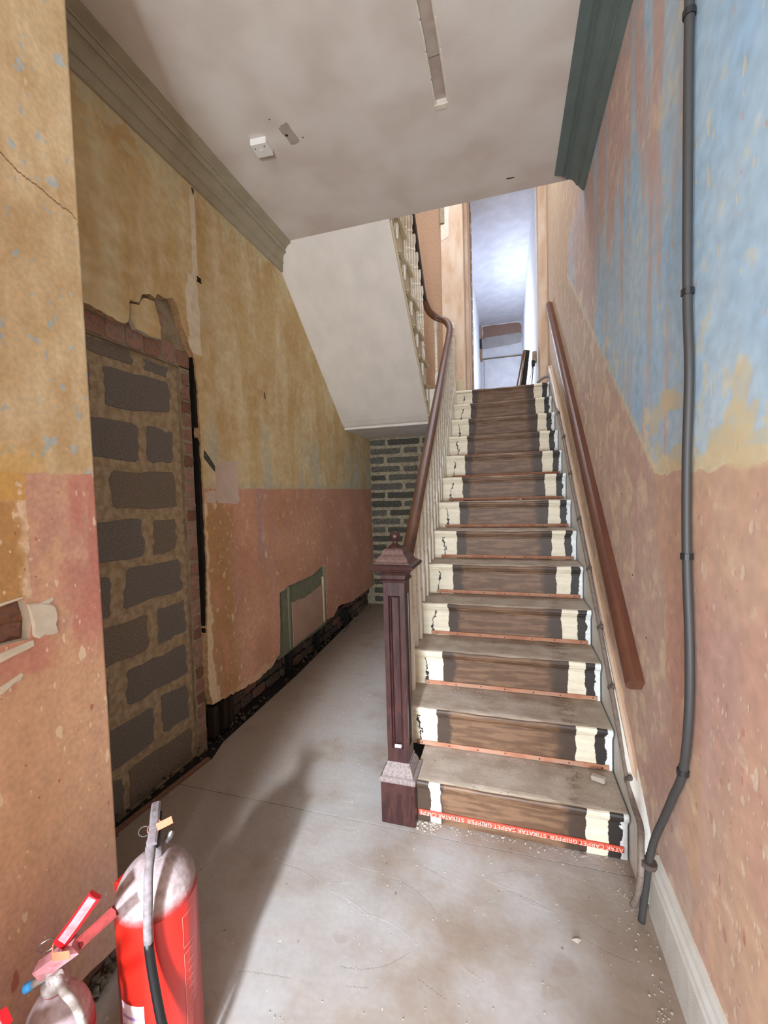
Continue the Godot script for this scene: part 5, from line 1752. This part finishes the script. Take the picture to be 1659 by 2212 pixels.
func build_cables() -> void:
	var s := thing("cable", Vector3.ZERO, "thick black armoured cable hanging down the right wall, clipped at intervals", "cable")
	var pts := [Vector3(0.4525, 3.30, -1.262), Vector3(0.4525, 2.65, -1.279), Vector3(0.453, 2.324, -1.287), Vector3(0.452, 1.944, -1.285), Vector3(0.453, 1.742, -1.274), Vector3(0.4525, 1.505, -1.286), Vector3(0.4525, 1.259, -1.284), Vector3(0.4525, 1.02, -1.264), Vector3(0.4525, 0.831, -1.268), Vector3(0.4525, 0.656, -1.306), Vector3(0.451, 0.54, -1.37), Vector3(0.447, 0.43, -1.43), Vector3(0.432, 0.33, -1.465), Vector3(0.42, 0.25, -1.475), Vector3(0.412, 0.14, -1.487), Vector3(0.401, 0.02, -1.49)]
	var st := begin(true)
	tube(st, smooth_path(pts, 5), 0.0112, 12)
	put("sheath", st, M["cable"], s)
	for q in [[2.62, -1.280], [1.944, -1.285], [1.259, -1.284], [0.656, -1.306]]:
		clip(s, Vector3(0.4525, q[0], q[1]), Vector3(0, 1, 0.02), 0.0112, "clip")
	clip(s, Vector3(0.418, 0.235, -1.476), Vector3(0.1, 1, 0.05), 0.020, "clipgrey")
	var o := thing("cable", Vector3.ZERO, "thin dusty grey cable clipped along the top of the right stair string", "cable")
	pts = [Vector3(0.432, 2.66, -4.80), Vector3(0.432, 2.62, -4.70), Vector3(0.432, 2.372, -4.449), Vector3(0.432, 2.09, -3.96), Vector3(0.432, 1.846, -3.615), Vector3(0.432, 1.545, -3.275), Vector3(0.432, 1.244, -2.893), Vector3(0.432, 0.987, -2.566), Vector3(0.431, 0.748, -2.275), Vector3(0.431, 0.550, -2.045), Vector3(0.43, 0.315, -1.765), Vector3(0.428, 0.278, -1.69), Vector3(0.42, 0.285, -1.575), Vector3(0.402, 0.262, -1.50), Vector3(0.395, 0.20, -1.475), Vector3(0.392, 0.10, -1.50), Vector3(0.387, 0.03, -1.535)]
	st = begin(true)
	tube(st, smooth_path(pts, 5), 0.0105, 10)
	put("sheath", st, M["cablethin"], o)
	for i in [3, 4, 5, 6, 7, 8, 9, 10]:
		clip(o, pts[i], pts[i + 1] - pts[i], 0.0105, "clipgrey")

# ------------------------------------------------------------------ fire extinguishers
func dust_colors(prof: Array, y0: float, y1: float, body: Color, dust: Color) -> Array:
	var c := []
	for p in prof:
		c.append(body.lerp(dust, ss(y0, y1, p.y)))
	return c

func ring(st: SurfaceTool, c: Vector3, r: float, t: float, bs: Basis) -> void:
	var pts := []
	for k in 19:
		pts.append(c + bs * Vector3(cos(TAU * k / 18) * r, sin(TAU * k / 18) * r, 0))
	sweep(st, pts, circle(t, 6), bs * Vector3(0, 0, 1), false)

func build_extinguishers() -> void:
	var redl := Color(0.60, 0.018, 0.010)
	var dustl := Color(0.66, 0.58, 0.58)
	# the big one
	var at := Vector3(-0.872, 0, -0.812)
	var e := thing("fire_extinguisher", at, "large red fire extinguisher with dusty pink dome and long black hose", "fire extinguisher", "fire extinguishers standing by the pier")
	var st := begin(true)
	lathe(st, [Vector2(0.0001, 0.0), Vector2(0.086, 0.0), Vector2(0.090, 0.006), Vector2(0.090, 0.02), Vector2(0.093, 0.024), Vector2(0.093, 0.455)], 40)
	put("cylinder", st, M["red"], e)
	var prof := []
	for i in 15:
		var an := i / 14.0 * PI * 0.5
		prof.append(Vector2(maxf(0.0932 * cos(an), 0.016), 0.454 + 0.098 * sin(an)))
	prof.append(Vector2(0.016, 0.560))
	st = begin(true)
	lathe(st, prof, 40, Vector3.ZERO, Basis.IDENTITY, dust_colors(prof, 0.455, 0.485, redl, dustl))
	put("dome", st, M["dustyred"], e)
	st = begin(true)
	lathe(st, [Vector2(0.020, 0.552), Vector2(0.021, 0.575), Vector2(0.016, 0.58), Vector2(0.014, 0.60), Vector2(0.0001, 0.602)], 16)
	put("neck", st, M["hosedust"], e)
	# lever pointing away over the valve
	st = begin()
	bevel_box(st, Vector3(0.006, 0.600, 0.004), Vector3(0.026, 0.026, 0.05), 0.004, Basis(Vector3.UP, 0.7))
	put("valve", st, M["hose"], e)
	st = begin()
	sweep(st, [Vector3(0.030, 0.614, 0.036), Vector3(0.008, 0.625, 0.006), Vector3(-0.020, 0.634, -0.026), Vector3(-0.046, 0.634, -0.056)], [Vector2(-0.011, -0.005), Vector2(0.011, -0.005), Vector2(0.011, 0.003), Vector2(0.007, 0.006), Vector2(-0.007, 0.006), Vector2(-0.011, 0.003)])
	put("lever", st, M["hosedust"], e)
	st = begin()
	sweep(st, [Vector3(0.0, 0.600, -0.005), Vector3(-0.046, 0.606, -0.060)], [Vector2(-0.010, -0.003), Vector2(0.010, -0.003), Vector2(0.010, 0.003), Vector2(-0.010, 0.003)])
	put("carrying_handle", st, M["hose"], e)
	st = begin(true)
	lathe(st, [Vector2(0.008, 0.0), Vector2(0.009, 0.012), Vector2(0.007, 0.03), Vector2(0.0001, 0.034)], 12, Vector3(0.030, 0.585, -0.012), Basis(Vector3(0, 0, 1), -0.5))
	put("discharge_cap", st, M["steel"], e)
	# hose down the front
	var cam_to := func(p: Vector3) -> Vector3: return p - at
	var hp := []
	for p in [Vector3(-0.866, 0.600, -0.795), Vector3(-0.845, 0.602, -0.778), Vector3(-0.815, 0.578, -0.738), Vector3(-0.803, 0.53, -0.722), Vector3(-0.799, 0.48, -0.714), Vector3(-0.797, 0.42, -0.713), Vector3(-0.787, 0.35, -0.712), Vector3(-0.768, 0.265, -0.709), Vector3(-0.752, 0.18, -0.715), Vector3(-0.750, 0.09, -0.73)]:
		hp.append(p - at)
	var sp := smooth_path(hp, 5)
	st = begin(true)
	tube(st, sp.slice(0, 24), 0.0098, 12)
	put("hose", st, M["hosedust"], e)
	st = begin(true)
	tube(st, sp.slice(23), 0.0102, 12)
	var h2 := put("hose", st, M["hose"], e)
	h2.set_meta("label", "bare black lower length of the hose")
	# safety pin ring and orange seal tag
	st = begin()
	ring(st, Vector3(-0.012, 0.622, 0.016), 0.013, 0.0013, Basis(Vector3(0, 1, 0), 0.6))
	put("safety_pin", st, M["steel"], e)
	st = begin()
	bevel_box(st, Vector3(0.036, 0.640, 0.000), Vector3(0.036, 0.018, 0.0016), 0.0006, Basis(Vector3(0, 0, 1), 0.28) * Basis(Vector3(0, 1, 0), 0.7))
	ring(st, Vector3(0.005, 0.626, 0.002), 0.016, 0.0012, Basis(Vector3(1, 0, 0), -1.2))
	put("seal_tag", st, M["tagorange"], e)
	# paper label and the pale printed boxes on the body
	st = begin()
	var facing := atan2(0.745, 0.667)
	label_arc(st, 0.0936, facing + 0.35, facing + 1.05, 0.10, 0.262)
	put("inspection_label", st, M["paper"], e)
	st = begin()
	for i in 5:
		label_arc(st, 0.0939, facing + 0.42, facing + 0.98, 0.225 - i * 0.024, 0.233 - i * 0.024)
	put("label_print", st, M["print"], e)
	st = begin()
	for q in [[0.345, 0.425], [0.12, 0.33]]:
		label_arc(st, 0.0936, facing - 1.0, facing - 0.65, q[1] - 0.0016, q[1])
		label_arc(st, 0.0936, facing - 1.0, facing - 0.65, q[0], q[0] + 0.0016)
		label_arc(st, 0.0936, facing - 0.665, facing - 0.65, q[0], q[1])
	for i in 7:
		label_arc(st, 0.0936, facing - 0.98, facing - 0.74, 0.30 - i * 0.022, 0.3015 - i * 0.022)
	put("body_print", st, M["faintprint"], e)
	# wall bracket behind
	st = begin()
	bevel_box(st, Vector3(-0.092, 0.455, 0.018), Vector3(0.022, 0.055, 0.03), 0.003)
	put("bracket", st, M["red"], e)

	small_extinguisher(Vector3(-0.942, 0, -0.609), "small dusty red fire extinguisher with pale hose and blue gauge cap beside the pier", 0.0)
	small_extinguisher(Vector3(-0.898, 0.0, -0.444), "red fire extinguisher lever just showing at the lower left edge", -0.5)

func label_arc(st: SurfaceTool, r: float, a0: float, a1: float, y0: float, y1: float) -> void:
	# angles run from +z towards +x reversed so that larger angles lie to the left as seen
	for i in 6:
		var p := lerpf(a0, a1, i / 6.0)
		var q := lerpf(a0, a1, (i + 1) / 6.0)
		var f := func(a: float, y: float) -> Vector3: return Vector3(sin(TAU * 0.25 - a + PI * 0.25 - PI * 0.25) * r, y, cos(TAU * 0.25 - a) * r)
		var m := (p + q) * 0.5
		var n: Vector3 = f.call(m, 0.0)
		quadn(st, f.call(p, y0), f.call(q, y0), f.call(q, y1), f.call(p, y1), n)

func small_extinguisher(at: Vector3, label: String, turn: float) -> void:
	var redl := Color(0.55, 0.02, 0.025)
	var dustl := Color(0.70, 0.60, 0.62)
	var e := thing("fire_extinguisher", at, label, "fire extinguisher", "fire extinguishers standing by the pier")
	e.rotation.y = turn
	var st := begin(true)
	lathe(st, [Vector2(0.0001, 0.0), Vector2(0.062, 0.0), Vector2(0.066, 0.006), Vector2(0.066, 0.30)], 32)
	put("cylinder", st, M["red"], e)
	var prof := []
	for i in 13:
		var an := i / 12.0 * PI * 0.5
		prof.append(Vector2(maxf(0.0662 * cos(an), 0.022), 0.298 + 0.118 * sin(an)))
	prof.append(Vector2(0.022, 0.424))
	var cols := dust_colors(prof, 0.31, 0.36, redl, dustl)
	cols[-1] = redl.lerp(dustl, 0.2)
	cols[-2] = redl.lerp(dustl, 0.3)
	st = begin(true)
	lathe(st, prof, 32, Vector3.ZERO, Basis.IDENTITY, cols)
	put("dome", st, M["dustyred"], e)
	st = begin(true)
	lathe(st, [Vector2(0.024, 0.420), Vector2(0.025, 0.430), Vector2(0.017, 0.436), Vector2(0.016, 0.462), Vector2(0.0001, 0.464)], 16)
	put("neck", st, M["whitehose"], e)
	# valve body and lever pair: both slope up and away from the camera
	var f := Vector3(0.62, 0.0, -0.38).normalized()
	var up := Vector3.UP
	st = begin()
	sweep(st, [f * -0.028 + up * 0.462, f * 0.045 + up * 0.500], [Vector2(-0.013, -0.014), Vector2(0.013, -0.014), Vector2(0.013, 0.012), Vector2(-0.013, 0.012)])
	put("valve", st, M["dustyred_flat"] if M.has("dustyred_flat") else M["red"], e)
	st = begin()
	sweep(st, [f * 0.012 + up * 0.508, f * 0.045 + up * 0.548, f * 0.084 + up * 0.598], [Vector2(-0.012, -0.006), Vector2(0.012, -0.006), Vector2(0.014, 0.002), Vector2(0.008, 0.006), Vector2(-0.008, 0.006), Vector2(-0.014, 0.002)], Vector3(0.66, 0.62, 0.44).normalized())
	put("lever", st, M["crimson"], e)
	st = begin()
	sweep(st, [f * 0.020 + up * 0.518, f * 0.046 + up * 0.550, f * 0.0815 + up * 0.597], [Vector2(-0.0095, 0.0), Vector2(0.0095, 0.0), Vector2(0.0085, 0.0072), Vector2(-0.0085, 0.0072)], Vector3(0.66, 0.62, 0.44).normalized())
	put("lever_dust", st, M["dustyred_flat"], e)
	st = begin()
	sweep(st, [f * 0.03 + up * 0.485, f * 0.12 + up * 0.552], [Vector2(-0.011, -0.004), Vector2(0.011, -0.004), Vector2(0.011, 0.004), Vector2(0.009, 0.004), Vector2(0.009, 0.0), Vector2(-0.009, 0.0), Vector2(-0.009, 0.004), Vector2(-0.011, 0.004)], Vector3(0.66, 0.62, 0.44).normalized())
	put("carrying_handle", st, M["dullred"], e)
	# gauge stub with a blue cap, on the left
	st = begin(true)
	tube(st, [Vector3(-0.008, 0.447, 0.004), Vector3(-0.036, 0.436, 0.022)], 0.0075, 10)
	put("gauge_stub", st, M["whitehose"], e)
	st = begin(true)
	tube(st, [Vector3(-0.034, 0.437, 0.0207), Vector3(-0.046, 0.432, 0.0285)], 0.0092, 10)
	put("gauge_cap", st, M["bluecap"], e)
	# hose and the head of its horn
	st = begin()
	bevel_box(st, Vector3(0.020, 0.456, 0.010), Vector3(0.026, 0.020, 0.020), 0.003, Basis(Vector3(0, 0, 1), 0.4))
	put("hose_nut", st, M["whitehose"], e)
	st = begin(true)
	tube(st, smooth_path([Vector3(0.026, 0.459, 0.012), Vector3(0.050, 0.448, 0.018), Vector3(0.070, 0.418, 0.012), Vector3(0.078, 0.380, 0.006), Vector3(0.077, 0.345, 0.002), Vector3(0.078, 0.325, 0.0)], 5), 0.0085, 12)
	put("hose", st, M["whitehose"], e)
	st = begin(true)
	lathe(st, [Vector2(0.0001, 0.335), Vector2(0.011, 0.334), Vector2(0.013, 0.326), Vector2(0.012, 0.318), Vector2(0.018, 0.312), Vector2(0.024, 0.26), Vector2(0.030, 0.14), Vector2(0.0001, 0.139)], 18, Vector3(0.084, 0, -0.002))
	put("horn", st, M["cable"], e)
	st = begin()
	ring(st, Vector3(-0.016, 0.505, 0.0), 0.017, 0.0014, Basis(Vector3(0, 1, 0), 0.9) * Basis(Vector3(1, 0, 0), 0.3))
	put("safety_pin", st, M["steel"], e)
	st = begin()
	bevel_box(st, Vector3(0.040, 0.512, 0.012), Vector3(0.036, 0.018, 0.0016), 0.0006, Basis(Vector3(0, 1, 0), 0.35) * Basis(Vector3(0, 0, 1), 0.05))
	ring(st, f * 0.018 + up * 0.508, 0.017, 0.0014, Basis(Vector3(0, 1, 0), 1.0) * Basis(Vector3(1, 0, 0), -0.9))
	put("seal_tag", st, M["tagorange"], e)
	st = begin()
	rough(st, [Vector2(-0.014, -0.018), Vector2(0.014, -0.016), Vector2(0.016, 0.018), Vector2(-0.012, 0.016)], 3, 0.003, Vector3(0.031, 0.365, 0.047), Vector3(0.83, 0, -0.55), Vector3(-0.30, 0.85, -0.44), Vector3(0.47, 0.53, 0.70), -0.004, 0.001, 0.0005)
	put("torn_sticker", st, M["paper"], e)

# ------------------------------------------------------------------ small things
func build_small() -> void:
	# junction box on the ceiling
	var e := thing("junction_box", Vector3(-1.252, YC, -2.10), "small white square junction box screwed to the ceiling", "junction box")
	var st := begin()
	bevel_box(st, Vector3(0, -0.016, 0), Vector3(0.092, 0.034, 0.092), 0.003, Basis(Vector3.UP, 0.08))
	put("housing", st, M["plastic"], e)
	for s in [-0.028, 0.028]:
		st = begin()
		lathe(st, [Vector2(0.004, 0.0), Vector2(0.004, -0.001), Vector2(0.0001, -0.0014)], 8, Vector3(s, -0.0325, 0.02))
		put("screw", st, M["nail"], e)
	st = begin()
	bevel_box(st, Vector3(0, -0.034, 0.0), Vector3(0.016, 0.003, 0.012), 0.001)
	put("knockout", st, M["paintwood"], e)

	# boards leaning at the head of the stairs
	var y0 := 2.535
	var labels := ["black panel leaning on the corridor wall at the head of the stairs", "pale timber batten leaning in front of the black panel", "brown timber batten leaning furthest left at the stair head"]
	var cols := ["black", "wood", "rail"]
	for i in 3:
		var foot := Vector3(0.185 - i * 0.045, y0, -5.62 + i * 0.03)
		var top := Vector3(0.262 - i * 0.020, y0 + 0.66 - i * 0.012, -5.68 + i * 0.02)
		var b := thing("leaning_panel" if i == 0 else "timber_batten", foot, labels[i], "panel" if i == 0 else "batten", "" if i == 0 else "timber battens leaning at the stair head")
		var d := top - foot
		st = begin()
		if i == 0:
			sweep(st, [Vector3.ZERO, d], [Vector2(-0.036, -0.006), Vector2(0.036, -0.006), Vector2(0.036, 0.006), Vector2(-0.036, 0.006)], Vector3(0.2, 0.1, 1).normalized())
		else:
			sweep(st, [Vector3.ZERO, d], [Vector2(-0.009, -0.014), Vector2(0.009, -0.014), Vector2(0.009, 0.014), Vector2(-0.009, 0.014)], Vector3(0, 0, 1))
		put("board", st, M[cols[i]], b)
	# socket box and its leads on the bright corridor wall
	e = thing("socket_box", Vector3(0.365, 3.05, -5.63), "grey socket box with dangling leads on the bright corridor wall", "socket box")
	st = begin()
	bevel_box(st, Vector3(-0.02, 0.03, 0), Vector3(0.045, 0.13, 0.09), 0.005)
	put("box", st, M["greyplaster"], e)
	st = begin()
	bevel_box(st, Vector3(-0.035, -0.05, 0.03), Vector3(0.04, 0.07, 0.05), 0.005)
	put("plug", st, M["black"], e)
	st = begin(true)
	tube(st, smooth_path([Vector3(-0.035, -0.08, 0.03), Vector3(-0.045, -0.2, 0.04), Vector3(-0.06, -0.35, 0.06), Vector3(-0.065, -0.50, 0.09)], 4), 0.006, 8)
	put("lead", st, M["black"], e)
	st = begin(true)
	tube(st, smooth_path([Vector3(-0.04, -0.06, 0.03), Vector3(-0.07, -0.22, 0.05), Vector3(-0.13, -0.38, 0.07), Vector3(-0.17, -0.49, 0.10), Vector3(-0.30, -0.508, 0.30)], 4), 0.004, 8)
	put("lead", st, M["cable"], e)
	# rusty pipe stub at the stair head
	e = thing("pipe_stub", Vector3(0.40, 2.535, -4.74), "rusty bent pipe stub where the thin cable ends at the landing", "pipe")
	st = begin(true)
	tube(st, smooth_path([Vector3(0.05, -0.05, 0.06), Vector3(0.045, 0.05, 0.03), Vector3(0.01, 0.075, 0.0), Vector3(-0.05, 0.05, 0.0), Vector3(-0.08, 0.02, 0.0)], 4), 0.014, 8)
	put("pipe", st, M["cablethin"], e)
	st = begin(true)
	tube(st, [Vector3(0.045, 0.04, 0.02), Vector3(0.05, 0.17, 0.01)], 0.011, 8)
	put("branch", st, M["cablethin"], e)

	# a piece of brick and some bigger chips
	e = thing("brick_fragment", Vector3(0.353, RI + 0.012, -1.915), "beige brick fragment lying on the lowest tread near the right string", "rubble")
	st = begin()
	bevel_box(st, Vector3.ZERO, Vector3(0.056, 0.022, 0.030), 0.005, Basis.from_euler(Vector3(0.06, -0.5, 0.08)))
	put("fragment", st, M["redbrick_c"] if false else M["chip"], e)
	var chips := [["pale plaster chip on the floor in front of the stairs, largest one there", Vector3(0.192, 0.006, -1.387), 0.014], ["pale rounded chip at the foot of the bottom riser right of centre", Vector3(0.262, 0.008, -1.722), 0.016], ["pale chip on the seventh tread near the middle of the flight", Vector3(0.09, RI * 7 + 0.006, -3.30), 0.016], ["whitish chip beside the right skirting board near the camera", Vector3(0.33, 0.005, -1.16), 0.010]]
	for c in chips:
		e = thing("plaster_chip", c[1], c[0], "chip", "plaster chips lying about")
		st = begin()
		lump(st, Vector3.ZERO, Vector3(c[2], c[2] * 0.5, c[2] * 0.9), Basis(Vector3.UP, rng.randf() * 6.0))
		put("chip", st, M["chip"], e)
	# crumbs of plaster everywhere
	st = begin()
	for i in 900:
		var p: Vector3
		var s := rng.randf_range(0.0012, 0.0042)
		if i < 380:
			p = Vector3(rng.randf_range(-1.3, 0.43), 0.001, rng.randf_range(-4.6, -0.6))
			if i % 3 == 0:
				p = Vector3(rng.randf_range(-0.55, 0.43), 0.001, rng.randf_range(-1.74, -0.9))
		elif i < 470:
			p = Vector3(rng.randf_range(-0.40, 0.42), 0.001, -1.75 + absf(rng.randfn(0.0, 0.02)))
			s *= 1.6
		elif i < 520:
			p = Vector3(rng.randf_range(-0.40, -0.31), 0.002, -1.75 + absf(rng.randfn(0.0, 0.025)))
			s *= 2.2
		elif i < 600:
			p = Vector3(rng.randf_range(0.36, 0.43), 0.001, rng.randf_range(-1.75, -1.0))
			s *= 1.3
		else:
			var k := rng.randi_range(1, 12)
			p = Vector3(rng.randf_range(-0.48, 0.41), RI * k + 0.001, zk(k + 1) + 0.008 + absf(rng.randfn(0.0, 0.05)))
			if p.z > zk(k):
				p.z = zk(k) - 0.05
			s *= 1.2
		lump(st, p, Vector3(s, s * 0.7, s), Basis(Vector3.UP, rng.randf() * 6.0))
	var d := put("plaster_crumbs", st, M["chip"], self)
	d.set_meta("kind", "stuff")
	tag(d, "pale plaster crumbs scattered over the floor and treads", "debris")
